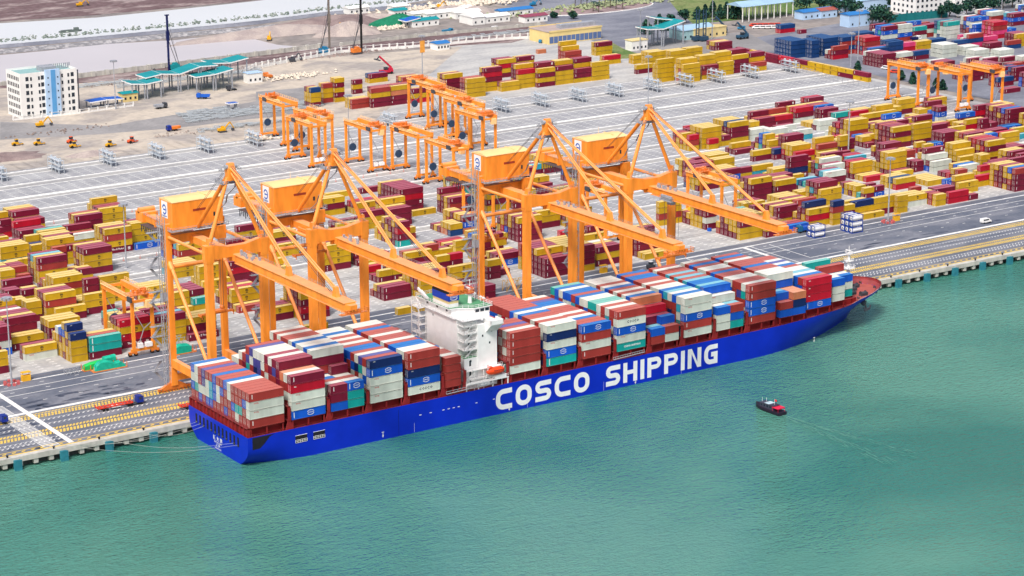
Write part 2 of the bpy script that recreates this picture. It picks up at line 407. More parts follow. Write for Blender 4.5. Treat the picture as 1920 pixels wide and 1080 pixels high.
CDOOR = {k: mat('door_'+v[0].replace(' ', '_'), tuple(min(1, c*1.12+.004) for c in v[1]), .5, .2, .8, rand=.1) for k, v in PAL.items()}
LOGOD = mat('logo_dark', (.05,.035,.02), .6, .1); LOGOW = mat('logo_white', (.72,.73,.72), .6, .08); LOGOR = mat('logo_red', (.5,.03,.03), .6, .1)
LOGON = mat('logo_navy', (.01,.02,.07), .6, .1)
STEEL = mat('lock_bar_steel', (.5,.49,.47), .4, .1)
W = 2.438
def cont_mb(L, H):
    H = H-.17
    """long body with corner posts and rails standing proud of the recessed side panels, and a ribbed roof"""
    b = MB(); e = .07; p = .22
    b.box(e, L-e, e, W-e, .03, H-e)
    for x in (0, L-p):
        for y in (0, W-p): b.box(x, x+p, y, y+p, 0, H)
    for z0, z1 in ((.0,.16), (H-.13,H)):
        for y in (0, W-.12): b.box(p, L-p, y, y+.12, z0+.004, z1-.004)
        for x in (0, L-.12): b.box(x+.004, x+.116, p, W-p, z0+.004, z1-.004)
    n = int(L/1.22)
    for k in range(1, n): b.box(L*k/n-.09, L*k/n+.09, .13, W-.13, H-e, H-e+.03)
    return b
def door_mb(H):
    b = MB()
    for y in (.24, W/2+.01): b.box(.035, .068, y, y+W/2-.25, .18, H-.16)
    return b
def lock_mb(H):
    b = MB()
    for y in (.55, .95, 1.5, 1.9): b.box(.0, .034, y-.025, y+.025, .2, H-.2)
    for y in (.55, 1.5): b.box(-.01, .04, y+.04, y+.3, 1.0, 1.12)
    return b
_txt = {}
def logo_mb(c, L, H, alt):
    """lettering on the long side facing the water; returns (mesh builder, material)"""
    k = (c, L > 10, round(H, 1), alt)
    if k in _txt: return _txt[k]
    b = MB(); mm = LOGOW; y = .055
    def put(t, size, x, z, bold=.02, sp=1): b.add(text_mb(t, size, bold, spacing=sp, res=1), T(x, y, z) @ FACE_Y)
    if c == 'Y':
        mm = LOGOD; cx = L*(.53 if L > 10 else .55); put('m', 1.5, cx, H*.60, .05); put('sc', 1.0, cx, H*.27, .05)
    elif c == 'U':
        cx = L*.56
        for s in (1, -1):
            pts = [(cx+1.25*math.cos(a)*s, H/2+.78*math.sin(a)*s) for a in [R(20+14*i) for i in range(11)]]
            for (x0, z0), (x1, z1) in zip(pts, pts[1:]): b.bar((x0, y, z0), (x1, y, z1), .02, .17)
        put('COSCO', .62, cx, H/2, .03); b.box(.7, .95, y-.01, y, .5, H-.5)
    elif c == 'N': put('SEALAND' if False else 'CAI', .5, 1.6, H*.78)
    elif c == 'W' and alt == 1: mm = LOGON; put('COSCO', 1.15, L*.55, H*.5, .04, 1.45)
    elif c == 'W': mm = LOGOR; put('OOCL', .62, L*.2, H*.75, .04)
    elif c in 'T' and alt == 1: put('CHINA SHIPPING', .95, L*.53, H*.5, .03)
    elif c == 'K': put('CHINA SHIPPING', .95, L*.53, H*.5, .03)
    elif c == 'T': b.box(.9, 1.25, y-.01, y, .35, H-.35)
    elif c == 'M' and alt == 1:
        put('The Z Factor', 1.05, L*.46, H*.6, .03); b.box(L*.83, L*.92, y-.01, y, H*.3, H*.42); b.box(L*.83, L*.92, y-.01, y, H*.5, H*.72); b.box(.5, .8, y-.01, y, H*.55, H*.85)
    elif c == 'M' and alt == 2:
        for z in (.25, .5, .75): b.box(.95, 1.3, y-.01, y, H*z-.16, H*z+.16)
    elif c == 'C': put('GSL', .55, 1.5, H*.72, .03)
    elif c == 'P': put('ONE', 1.2, L*.5, H*.5, .05)
    elif c in 'MRO': b.box(.95, 1.2, y-.01, y, H*.3, H*.8)
    elif c == 'B': put('DONG FANG', .5, L*.3, H*.7)
    else: b.box(.9, 1.1, y-.01, y, H*.5, H*.75)
    _txt[k] = (b, mm); return _txt[k]
_me = {}
def mesh_of(key, fn, m):
    if key not in _me:
        b = fn(); me = bpy.data.meshes.new(key[0]); me.from_pydata(b.v, [], b.f); me.materials.append(m); me.update(); _me[key] = me
    return _me[key]
ALLC = []      # dict(c, L, H, p, alt, words, ship, key)
def spec(c, L, H, x, y, z, **kw):
    d = dict(c=c, L=L, H=H, x=x, y=y, z=z, alt=0); d.update(kw); ALLC.append(d); return d

# ---- the yard stacks: corner of the front stack as surveyed (u, v), length, rows from the front, colours from the top
ENT = """36,434,4,MMM/MMM/CMMM/YYYY/MMMY
-20,458,4,MYY/OYY/MYY/YYM
1,464,4,YYKY/YYUY/YYUU
58.8,460,2,YYY/NYY/YYYY
86.9,450,4,YYYY/YYYM/MYYY/YYYY/YYYY
142.5,406.2,4,MMMM/YYYM/RYYM
135,408,2,YMY/MYM
196.3,430,4,YRYM/MYYM/YYRM/YYYM/MMYY
253,457.5,4,U/YYYY/YYYM/MYYM
156.9,466,4,MYYM/MYYM/MYMM/YRYM/YYMY
147.5,503.8,2,MY/YY
187.5,516,4,YYYY/YYYM/YYMY
160.6,523,2,MMMM/MMMY
71.3,483.8,4,MRYY/YYYY/KYRM/MMRM
100,520,4,YRYY/YYYY/YYYY/YYY
85,550,4,YRYY/MMMM
147,565,4,YM/YR/YY/YM
5.6,526,4,MMM/YYR/MMM/YYY
10.6,545,2,MYM/MYY
41,543,2,MYY/YYY
21.9,563.8,2,YMM/YYM
55,565,2,YYM/YYY
22.5,634,4,YM/YM/MMMM/YMMM/MMMM/MMMM
-41,620,4,MMWU/MMWU/MMMM
46.7,650,4,YW/MM
132.5,628.3,2,NYYY/NYMYY/YUYYM/UMYY/WYYY
168,633,4,TTM/RTM
151,604,4,MMMM/MMMM/YMMM
224,603,4,CYCM/MYCM
291,594,4,MYYY/KYYY/MYYY
354,627.5,4,M/YMM/YMM
330,585,4,CYM/WYM/MYY
322,466,4,MU/MMMM/MMMM
262,539,4,YY/YM
444,417,4,MYM/MMY/YYM
381,530,4,YY/YYYR/YYYR
428,490,4,MCMM/MMCM/YMMM/YYYM
448,575,4,R/Y/YYM/CYM/YYM
478,530,4,YYYY/MYYY/YYYY
564,550,4,YMCM/MMMY/MMMY/MRYY/YYMY/YM
561,612,4,Y
608,463,4,YYYM/YYYM/MYYM
655,472,2,YY/YYM
670,489,4,M/MM/MMM/MMM
690,489,4,Y/M
730,486,2,YMY/YMY
697,516,2,M/CY/YY
720,540,4,MM/MM/YM
789,510,4,MYYY/YMMY/YMYY/YYYM/MYYM/YY
790,478,4,CM/MM/YM/YM
830,476,2,N/M
816,489,4,YY/YM
844,501,4,YYM/YY
865,494,2,YM
839,459,4,M
885,484,2,MYM/MYM
915,488,2,YMM/YM
925,508,2,M/YM
880,540,4,MM/MM
931,477,4,MU/MM
1022.5,484,4,MMM/MMM/YMMM/MMMM/MMMM/MMMM
1067,464,4,MMMY/YYYY/YYYY/YYYY/YYYY
1119,466,4,MYM/MYM/YYM/WYM
1210,474,4,Y/Y/MMM/MMM
1155,437,2,YYM/YM/YM
1185,430,4,MY/YY
1051,431,4,CM/MBM/MMMM/YYYY/YYYY
972,408,4,YMMM/MMMM/YYMM
974,442,2,M
1007,396,4,YYM/YYM/MYM/YYM
1102,426,4,MM/YMM/YMM
1095,441,4,Y
750,354,4,MCMM/MMMM/MMRM/MMMM/MMMM/MMMM
675.6,349,4,M
715,375,4,YYYM/MYYM/YYYY/YYYY
727,393,4,MMM/MMY/YRU/YM
704,360,2,YY
844,373,4,MRM/YYM/MMM/MYMM/MMMM/MMRY
774,395,4,Y/YY
869,406,2,MUO
845,410,4,MMM/MMM/MMM
845,422,2,YB/YO/YO
746,416,2,MCMT/YMMM/MMYM
612,359,4,Y/Y
602,375,4,YMY/YMM
585,412,2,RM/RM/BM
507,437,4,YM/YM
512,460,4,YY/MM/MM
583,165,2,BYYM/YYYM/MYYM
606,157,2,RYYR/YYYM
624,147,2,YMYMY/YMYMY
660,186.7,4,RR/YY/YY
696,166,4,RYMM/RYMM/MYYM
733.6,161.4,4,YOMM/MOMM/RMMM
772,167,4,MYC/YYM
662,150,2,MYM
693,139,4,MY/BY
755.6,145,4,RB/YB/RM
833.6,139.5,4,YMMM/MMMM/YYMM
875.8,148,4,YYYY/RMMM/RMMM
908,128,4,MCMYY/YMMYY
941,154.5,4,YY/MY/YM
972,131.4,4,CYYY/YMMMM/MMMYY
1008,129,4,YMYM/MMMYM/MMMYM
1041,125,4,MYYY/YMYYY/YYYYY
1074,130,4,MMY/MYMMY/MYMMY
1103,118,4,YYYY/YMMMM/YYMMM
1133.6,105,4,CY/YY
935,112,4,YCYM/MMMM/MYYY
970,107,4,MYMM/YYMM
1060,97,4,RR/YRR/YRRR
1118,80,4,MYY/YYY
1009,93,2,O
1233.6,111.4,4,YYYYY/YYYY
1282,121,4,YYYY/YYRYR/YYYYR
1317,123.5,4,MRY/YYYYY/YYYYY
1345.7,117,4,YYY/YYYYY/YYYYY
1374,103.7,4,YMMM/MMMMM/MYMMM
1408,118,4,RY/MYRY/MYRY
1194,122,4,YM
1188.6,103.7,4,YY/YY
1217,98,4,YYYR/YYYR/YYYR
1257.8,96,4,YYY/YYY/YYY
1287.5,90.5,4,YYY/YYY
1344.6,79.6,4,MM/YM/YM/MY
1484,77,4,BBBB/BBBB/BBBB/BBBB/BBBB/BBBB
1523,76,2,BBBB/BBBB/BBBB/BBBB
1544,72,4,BBBB/BBBB/BBBB/BBBB/BBBB/BBBB
1580,70,4,BRBR/BBBB/BBBB/BBBB
1612,62,4,BBBB/BBBB/BBBB
1563,87,4,RMC/RM/WM
1623,71,4,CRCP/RRBR/CBCR/RRBC
1660.7,77,4,BB/BB
1690,81,4,PC/RC
1720,78,4,YY/YY
1748,74,4,BB/BB
1652,102,4,MMM/MMM/MMM/MMM/MMM/WMM
1683.7,100,4,WM/WM/MM
1714.5,96.7,4,BM/MM
1681.5,49.5,4,MRM/TGR/RMB
1715,47,4,BW/MW/BB
1745,47,4,WM/MM
1464,47,4,BC/BC
1499,56,2,M
1773.6,41.8,4,TWWW/MWWW/TTWB/BBTW
1823,33,4,UWUR/UWUR/RUBM/WWMM
1863.7,41.8,4,CRPC/CPPC/RRCP/CPCP
1898,26,4,MUM/MUM/KUM
1852.7,81,4,MM/MM
1768,84.6,4,WWW/WWW/WWW/WWW
1809,88,4,WW/WW/WW
1828.6,94.5,4,WW/WW/WW
1874.7,94.5,4,WW/WW/WW
1906.6,64,4,YYY/MMM/MMM/MMM
1762.6,116.5,4,MY/MM/MM/WM
1816.5,127.5,4,MMM/MMM/UMM/MMM/MMM
1851.6,121,4,MMM/MMM/MMM/MMM/MMM
1817.6,110,4,M/W
1848,110,4,MW/WW
1880,108,4,MW/WW
1872.5,146,4,BM/MM/MM
1879,126,4,MM/BM
1902,127,4,MMM/BMM/BM
1884.6,167,4,M/M
1458.8,188,4,MYM/YMM
1475,199,4,YY/YM
1497,194,2,YM/UM
1513,185,4,MM/CM
1416,210,4,MM/YY
1444,205.6,4,RM/RM
1420,222.5,4,MM/RM/MMM
1454,219,4,CM/YM/RMM
1492.5,204,4,CMW/CYW/YYM
1531,198,4,UM/RM
1540,207,4,MM/MM
1369,231,4,YMMY/BMMY/YMYY/YYYY/YYMY
1407,227.5,2,YYY/YMY
1353,256,2,MY/YY
1319,240,4,YYYY/YMYY/YYMY/YYYY
1330,262,2,CY/MY/YY
1286,232,2,C/M/Y
1409,244,4,WW/WW
1445,245,4,WW/WW
1460,237,4,W
1490,242.5,4,WK/WK
1442.5,262.5,2,YY/YYM/UUT
1435,252.5,2,YYM
1472.5,256,4,MMM/MMM
1379,280,4,M/YM
1412.5,282.5,4,YM/YM
1452.5,280,2,NM/MM
1330,291,4,YYM/YYM/YYM/YYM/YMM
1307.5,303,4,YM/YY
1372.5,316,4,MY/MY/MY/YY
1412.5,311,4,YK/RK/YM/YY
1451,317,4,YY/YY
1479,294,4,MMNM/MMMM
1394,330,4,MMM
1409,336,4,YMMM/MMMM
1455,340.6,4,YMM/RMM/YYM
1489,326,2,YY/MY/MY
1511,338.8,4,TW/BW
1542,335,2,C
1548,310,4,WMW/MYW/MY
1542,300,4,WTY/YTM
1600,305,4,YYM/CCM/MMM
1625,332,4,C/Y/Y
1641,294,2,YMMM/YMM
1665,287.5,4,YYYM/YYYM/MMYY
1677.5,324,4,Y/M
1715,303,2,MM/MM/WW
1703,281,2,RRWW/RRWW
1750,302,4,WW/WMU/MWWU
1801,295,4,YM/YYM/YYYM
1840,290,2,YYY/YYM
1853,264,4,YMYM/MCRM/RYMM/CRMM/RMMM/YMMM
1767.5,250,4,MMM/MMM/MMM/MMM
1675.6,238,4,YMYM/MMMY/MMRM/RMMM
1714,234,4,YYYM
1640,267.5,2,YM/YMY/RYYY/YMYY
1595,226,4,YYRY/YYYY/MMYY/CMM
1535.6,270,4,RYM/YYYM
1576,257,2,YYMY/YYY
1537,228,4,WW/WM
1541,237,4,W/MM
1564,211,4,TM/MM
1602.5,206,4,YM/YM
1592,195,4,YYM/MM
1659,202.5,4,YM/YM/YM/YY
1680,189,4,YYM/YYM
1745,186,4,YY/MY/YY
1724,206,2,Y/Y
1760,201,2,MUWR/MUUW/UTR
1797.5,208,4,UMM/WWUM/MMMM
1830,194,4,MCMM/MMMM
1891,204,4,MMMM/UMMM/MYMM/MMMM/YMMM/MMMM
1855,232,2,MM/MM
1844,221,2,MMM
1780,225,2,YM/YMM
1802,225,4,MM
1790,235,2,M/M
1806,236,4,M/M
1747,241,4,MM/MM
1797,320,2,RM/YM
1799,342.5,4,YY/YMM
1831,324,4,CY/MY
1856,302,2,YYMY/MYM
1802,311,4,WW/UW
1905,319,4,RMMM/UYRM/YYMY/MMMM
1740,340,4,Y
1770,356,4,U
1755.6,367.5,2,YY/RR/MY/YY
1780,363,4,CC
1816,367.5,2,M
1517.5,394,4,YCY/NMYY/MMY
1563,380,2,NRYY/YMY
1584,384,2,YMY/YY
1594,379,4,NYY/YMY
1620,400,4,Y
1641,374,4,YMY/YYM
1684,370,2,YYY/YYM
1703,369,4,YW/YW
1670,359,4,NYM/MMM
1695,356,4,KYW
1480,424,4,U
1389,404,4,YMYY/YYYM/YYYM/YYMM/TMMM
1437.5,414,2,RYM/YM
1460,423,2,YY/YYM
1324,388,2,MMWM/MMYY/MMYY
1241,374,4,YYRY/YYYY/YNMY
1380,372,4,MM/YM
1440,386,4,MM/YM
1475,375,4,YY/MY
1435,370,4,YM/YY
1492,376,4,RY/YY
1457,367,4,RY/YY/YY
1500,360,4,YY/YR
1540,352,4,YM/RM
1700,281,2,RR/YW
1890,275,4,MM/MM/RM
1895,296,4,MRYM/YMM
747,580,2,Y
778,572,2,Y"""
BL0, BLP, RP, TH = 119.8, 25.4, 2.8, 2.72
occ = {}
def free(bk, r, x0, x1):
    return all(x1 <= a+.05 or x0 >= b-.05 for a, b in occ.get((bk, r), []))
def place_rows(x, y, size, rows, zb=4.0, front_in_block=None, tiers=None):
    if front_in_block is not None and front_in_block[0] >= 0:
        while front_in_block[1]+len(rows) <= 6 and random.random() < (.85 if x < 280 else .78):
            n = max(1, min(len(rows[-1]), 4)-random.choice((0,0,1,1,2))); rows = rows+[''.join(random.choices('YMRCWU', (54,33,7,3,2,1))[0] for _ in range(n))]
    L = 12.19 if size == 4 else 6.06
    for i, row in enumerate(rows):
        if front_in_block is not None:
            bk, r = front_in_block; r += i
            if r > 6: break
            yy = BL0+BLP*bk+RP*r
        else: bk, r, yy = 'f', round((y+2.62*i)/2.62), y+2.62*i
        xx = x
        if not free(bk, r, xx, xx+L):
            for s in (.6,-.6,1.2,-1.2,2,-2,3,-3):
                if free(bk, r, x+s, x+s+L): xx = x+s; break
            else: continue
        occ.setdefault((bk, r), []).append((xx, xx+L))
        n = len(row)
        for j, c in enumerate(row):
            t = n-1-j
            alt = 0
            if c == 'M': alt = random.choice((0,0,0,0,0,0,2,2,1)) if L > 10 else 0
            spec(c, L, TH-.02, xx+random.uniform(-.08,.08), yy+random.uniform(-.03,.03), zb+TH*t, alt=alt, yard=(bk, r), tier=t, top=(t == n-1))
for ln in ENT.strip().split('\n'):
    u, v, s, rr = ln.split(','); u = float(u); v = float(v); s = int(s); rows = rr.strip().split('/')
    n = len(rows[0]); P = G(u, v, 4+TH*n)
    if P.y < 330 and P.x < 600:
        q_ = (P.y-BL0)/BLP; bk = math.floor(q_+.09); r = min(6, max(0, round((P.y-BL0-BLP*bk)/RP)))
        if bk < 0: bk, r = -1, round((P.y-BL0+BLP)/RP)
        yy = BL0+BLP*bk+RP*r
        # keep the surveyed column when the row is snapped
        d = ray(u, v); k = (yy-CAM.y)/d.y; xx = CAM.x+d.x*k
        place_rows(xx, yy, s, rows, front_in_block=(bk, r))
    else: place_rows(P.x, P.y, s, rows)
# the fuller parts of the yard: lower stacks between the surveyed ones
def dense(u, v):
    if u > 1290 and v > 262-(u-1290)*.12: return .42
    if 900 < u < 1100 and v > 300: return .4
    if (u < 225 and v > 395) or (u < 320 and v > 585): return .45
    if 640 < u < 900 and v > 370: return .25
    if 340 < u < 640 and v > 440: return .2
    return 0
fr = random.Random(5)
for bk in range(0, 8):
    for i in range(-6, 52):
        x0 = -66+12.75*i+fr.uniform(-.3,.3); two = fr.random() < .25; d_ = dense(*px((x0+6, BL0+BLP*bk+8, 4))); run = fr.random() > d_*1.35; r0_ = fr.choice((1,1,2,3)); r1_ = fr.choice((4,5,6,6))
        top_ = fr.choice((2,2,3,3,4))
        for r in range(0, 7):
            yy = BL0+BLP*bk+RP*r; u, v = px((x0+6, yy, 4))
            if not (-60 < u < 1990) or x0 > 588: continue
            if run or r < r0_ or r > r1_: continue
            for xx, L in (((x0, 6.06), (x0+6.3, 6.06)) if two else ((x0, 12.19),)):
                if not free(bk, r, xx, xx+L): continue
                occ.setdefault((bk, r), []).append((xx, xx+L))
                n = max(1, min(top_, 2+r)-fr.choice((0,0,0,1)))
                for t in range(n): spec(fr.choices('YMRCWUBTK', (50,34,6,4,3,2,1,1,1))[0], L, TH-.02, xx, yy, 4+TH*t, yard=(bk, r), tier=t, top=(t == n-1))
for cx_, cy_, nb_, nr_, pal_ in ((640,215,3,8,'MMMMU'),(640,250,3,6,'MMUB'),(655,290,4,6,'MMMRU'),(668,330,4,6,'WWMMR'),(640,405,2,5,'BBMU'),(700,395,4,6,'RCPWB'),(690,455,4,5,'RUWTM'),(742,440,4,6,'UWRUP'),(620,180,2,6,'MMYM'),(650,160,3,6,'MMMU'),(800,470,4,6,'UWRB')):
    for i in range(nb_):
        n0 = fr.choice((1,2,3,3,4))
        for r in range(nr_):
            xx, yy = cx_+12.6*i, cy_+2.62*r
            if any(abs(e['x']-xx) < 12.3 and abs(e['y']-yy) < 2.5 for e in ALLC if 'yard' in e and e['yard'][0] == 'f'): continue
            n = max(1, n0-fr.choice((0,0,1)))
            for t in range(n): spec(fr.choice(pal_), 12.19, TH-.02, xx, yy, 4+TH*t, yard=('f', round(yy/2.62)), tier=t, top=(t == n-1))
YARDN = len(ALLC)

# ---- the ship's deck cargo
SROW = 2.515; SY0 = .05; SZ = 12.95
BAY = [   # x, tiers per row (water side first), colours on top per row, colours of the outer stack top to bottom
 ('A', 0.0, [4]*16, 'RRRRRWURRURRVRWU', 'RWWR'),
 ('B', 14.95, [5]*3+[6]*9+[5]*2+[4]*2, 'MWOMMWMWWWVRRWWW', 'MCWWU'),
 ('D', 43.9, [5]*16, 'NRVWRUURWRWRWUWW', 'NUWWW'),
 ('E', 58.3, [5]*16, 'RWWUURWRRWRRURWW', 'RRNUW'),
 ('F', 98.5, [5]*6+[4]*10, 'RWRVRRURUWRRURWR', 'RRRRW'),
 ('G', 113.4, [5]*16, 'WWRWRRUWURRRRRRR', 'WNWUT'),
 ('H', 128.1, [4]*16, 'URRUWRWRRRWUUVRW', 'URWR'),
 ('I', 143.1, [5]*16, 'RRWRWTTWWURUUWUT', 'RWUWT'),
 ('J', 172.55, [5]*16, 'WWUWKUWWRWRRUURU', 'WWURW'),
 ('K', 202.1, [5]*16, 'RWRRWWRRURWWRURW', 'RRUUR'),
 ('L', 231.2, [0]+[4]*14+[0], 'XRRUWKWWRUWVWRRUX', 'CCCU'),
]
def scol(): return random.choices('RWUTVNMCK', (34,23,20,5,6,3,8,3,3))[0]
HS = 2.9
BNAME = ['A','B','C','D','E','E2','F','G','H','I','I2','J','J2','K','K2','L','M']
def sput(bay, x, r, tiers, top, colors=None, L=12.19, part=''):
    H = 2.59 if bay == 'E2' else (3.0 if bay == 'H' else HS)
    for t in range(tiers):
        j = tiers-1-t
        if colors: c = colors[j]
        elif j == 0: c = top
        else: c = scol()
        alt = 0
        if c == 'W' and ((bay, t) in (('E', 0), ('I', 3)) and r == 0): alt = 1
        if c == 'T' and L < 7: alt = 1
        if bay == 'I' and c == 'T' and r == 0: alt = 1
        if bay == 'M' and c == 'T': alt = 1
        spec(c, L, H-.03, x, SY0+SROW*r, SZ+H*t, alt=alt, ship=bay, row=r, tier=t, top=(j == 0), part=part)
AST = {2:'WRWUWUWUWKUWRUWRR'[::1], 3:'', 4:''}
A_T = ['RRRRRWURRURRVRWU', 'WURRRWRUWUKWVRWW', 'WRTTURRRWUKWWWTU', 'RRRWRRURRRUURURR']   # stern bay, tier by tier from the top, water side first
for nm, x, tiers, tops, outer in BAY:
    for r in range(16):
        if tiers[r] == 0: continue
        if nm == 'A': cols = ''.join(A_T[k][r] for k in range(4)) if r else outer
        elif nm == 'L': cols = outer if r == 1 else None
        else: cols = outer if r == 0 else None
        if nm == 'B' and r in (1, 2): cols = ('WRWRR', 'ORRWU')[r-1]
        sput(nm, x, r, tiers[r], tops[r], cols)
# twenty foot pairs and stepped bays
Ctops = 'XXXXXWUWWUWRRWRW'
for r in range(16):
    if r < 5:
        sput('C', 29.3, r, 3, 'MWRUW'[r], 'MMU' if r == 0 else None, 6.06, 'left'); 
        if r < 4: sput('C', 35.45, r, 3, 'UWRW'[r], 'UTT' if r == 0 else None, 6.06, 'right')
        else: sput('C', 35.45, r, 4, 'M', 'MRWR', 6.06, 'right')
    else: sput('C', 29.3, r, 6, Ctops[r], 'WMRURW' if r == 5 else None)
for r in range(16): sput('E2', 72.6, r, 4, 'RWRRWURRWRUWRRWR'[r], 'RRRR' if r == 0 else None, 6.06)
I2t = 'XXMCOUWRWRUWRWWW'
for r in range(16):
    if r == 0: sput('I2', 157.8, 0, 2, 'U', 'UR', 6.06, 'left'); sput('I2', 163.95, 0, 2, 'R', 'RW', 6.06, 'right')
    elif r == 1: sput('I2', 157.8, 1, 2, 'K', 'KR', 6.06, 'left'); sput('I2', 163.95, 1, 3, 'U', 'UWR', 6.06, 'right')
    else: sput('I2', 157.8, r, 3 if r == 2 else 4 if r == 3 else 5, I2t[r], {2:'MMR',3:'CMWR'}.get(r))
J2t = 'XXWUKUUKRKRKRRWR'
for r in range(16):
    if r == 0: sput('J2', 187.2, 0, 3, 'U', 'UWW', 6.06, 'left'); sput('J2', 193.35, 0, 3, 'R', 'RUT', 6.06, 'right')
    elif r == 1: sput('J2', 187.2, 1, 3, 'W', 'WRW', 6.06, 'left'); sput('J2', 193.35, 1, 3, 'K', 'KWR', 6.06, 'right')
    else: sput('J2', 187.2, r, 4 if r == 2 else 5, J2t[r], {2:'WWWR',3:'UWRWR'}.get(r))
K2t = 'XXXRWWRRURRRWRUR'
for r in range(16):
    if r == 0: sput('K2', 216.6, 0, 2, 'R', 'RU', 6.06, 'left'); sput('K2', 222.75, 0, 3, 'O', 'ONU', 6.06, 'right')
    elif r == 1: sput('K2', 216.6, 1, 3, 'U', 'URW', 6.06, 'left'); sput('K2', 222.75, 1, 3, 'O', 'ORW', 6.06, 'right')
    elif r == 2: sput('K2', 216.6, 2, 3, 'K', 'KRU', 6.06, 'left'); sput('K2', 222.75, 2, 3, 'O', 'ORW', 6.06, 'right')
    else: sput('K2', 216.6, r, 5, K2t[r], 'WURRU' if r == 3 else None)
for r in range(2, 14):
    if r < 4:
        if r > 1: sput('M', 246.2, r, 3, 'U', 'UWW' if r == 2 else 'WUR', 6.06, 'left')
        if r > 2: sput('M', 252.35, r, 3, 'U', 'UWT', 6.06, 'right')
    elif r < 8: sput('M', 246.2, r, 3 if r != 5 else 4, 'WRRR'[r-4])
    elif r == 8: sput('M', 246.2, r, 4, 'T', 'TMRW')
    elif r < 13: sput('M', 246.2, r, 2, 'WRURW'[r-8])

# ---- which containers show largest in the photo
from collections import defaultdict
def vis(d):
    x, y, z, L, H = d['x'], d['y'], d['z'], d['L'], d['H']
    def area(ps):
        q = [px(p) for p in ps]
        if not any(-5 < a < 1925 and -5 < b < 1085 for a, b in q): return 0
        return abs(sum(q[i][0]*q[(i+1) % 4][1]-q[(i+1) % 4][0]*q[i][1] for i in range(4)))/2
    a = 0
    if d.get('top'): a += area([(x,y,z+H),(x+L,y,z+H),(x+L,y+W,z+H),(x,y+W,z+H)])
    if 'ship' in d: k = ('s', d['ship'])
    else: k = ('y', d['yard'][0])
    t = z+H/2
    cov = sum(max(0, min(x+L, e['x']+e['L'])-max(x, e['x'])) for e in BYROW[k] if abs(e['y']-(y-(SROW if 'ship' in d else RP))) < 1.0 and e['z'] <= t < e['z']+e['H']+.1)
    front = area([(x,y,z),(x+L,y,z),(x+L,y,z+H),(x,y,z+H)])*max(0, 1-cov/L)
    a += front*(1 if 'ship' in d else .95)
    if 'ship' in d:
        i = BNAME.index(d['ship']); lefty = False if d['ship'] not in ('A', 'F') else True
    else: lefty = not any(abs(e['y']-y) < 1 and abs(e['x']+e['L']-x) < 3 and e['z'] <= t < e['z']+e['H']+.1 for e in BYROW[k])
    if lefty: a += area([(x,y,z),(x,y+W,z),(x,y+W,z+H),(x,y,z+H)])
    return a
BYROW = defaultdict(list)
for d in ALLC: BYROW[('s', d['ship']) if 'ship' in d else ('y', d['yard'][0])].append(d)
for d in ALLC: d['a'] = vis(d)
ALLC.sort(key=lambda d: -d['a'])
KEEP = 300
solo = ALLC[:KEEP]; rest = ALLC[KEEP:]
# words that single each one out
stackno = {}
by = defaultdict(set)
for d in ALLC:
    if 'yard' in d: by[d['yard']].add(round(d['x']/2))
ROWS = ['front row', 'second row', 'third row', 'fourth row', 'fifth row', 'sixth row', 'last row']
BLK = {-1:'on the apron', 0:'in the block nearest the quay', 1:'in the second block from the quay', 2:'in the third block from the quay', 3:'in the fourth block from the quay', 4:'in the fifth block from the quay',
       5:'in the sixth block from the quay', 6:'in the seventh block from the quay', 7:'in the eighth block from the quay'}
TIER = ['ground level', 'second tier', 'third tier', 'fourth tier', 'fifth tier', 'sixth tier']
STIER = ['lowest tier', 'second tier', 'third tier', 'fourth tier', 'fifth tier', 'sixth tier']
yard_rank = {}
tmp = defaultdict(list)
for d in ALLC:
    if 'yard' in d: tmp[(d['yard'], d['tier'])].append(d)
for k, l in tmp.items():
    l.sort(key=lambda d: d['x'])
    for i, d in enumerate(l): yard_rank[id(d)] = i
def words(d):
    nm = PAL[d['c']][0]; ln = 'long' if d['L'] > 10 else 'short'
    if 'ship' in d:
        bi = BNAME.index(d['ship']); side = {'': '', 'left': ' aft half,', 'right': ' forward half,'}[d['part']]
        row = 'outermost stack' if d['row'] == 0 else '%s stack from water side' % ORD[d['row']]
        return '%s %s container, %s, %s,%s %s bay from stern' % (nm, ln, STIER[d['tier']], row, side, ORD[bi])
    bk, r = d['yard']
    if bk == 'f': return '%s %s container, %s, back yard, %s from left at depth %d' % (nm, ln, TIER[d['tier']], ORD[yard_rank[id(d)] % 35], r)
    if bk < 0: return '%s %s container alone on the dark apron, %s from left' % (nm, ln, ORD[yard_rank[id(d)] % 35])
    return '%s %s container, %s, %s, %s from left, %s block inland' % (nm, ln, TIER[d['tier']], ROWS[min(6, max(0, r))], ORD[yard_rank[id(d)] % 35], ORD[bk])
for d in solo:
    L, H, c = d['L'], d['H'], d['c']
    hk = (L > 10, round(H, 2))
    root = empty('shipping_container', (d['x'], d['y'], d['z']))
    tag(root, words(d), 'container', 'containers stacked on the ship deck' if 'ship' in d else 'containers stacked in the yard')
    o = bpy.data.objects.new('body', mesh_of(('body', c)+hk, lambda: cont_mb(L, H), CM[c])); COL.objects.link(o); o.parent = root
    dr = bpy.data.objects.new('door', mesh_of(('door', c)+hk, lambda: door_mb(H), CDOOR[c])); COL.objects.link(dr); dr.parent = root
    lb = bpy.data.objects.new('lock_bar', mesh_of(('lock_bar', '')+hk, lambda: lock_mb(H), STEEL)); COL.objects.link(lb); lb.parent = dr
    if 'ship' not in d or d['row'] <= 2:
        b_, m_ = logo_mb(c, L, H, d['alt'])
        lo = bpy.data.objects.new('logo', mesh_of(('logo', c, d['alt'])+hk, lambda: b_, m_)); COL.objects.link(lo); lo.parent = root
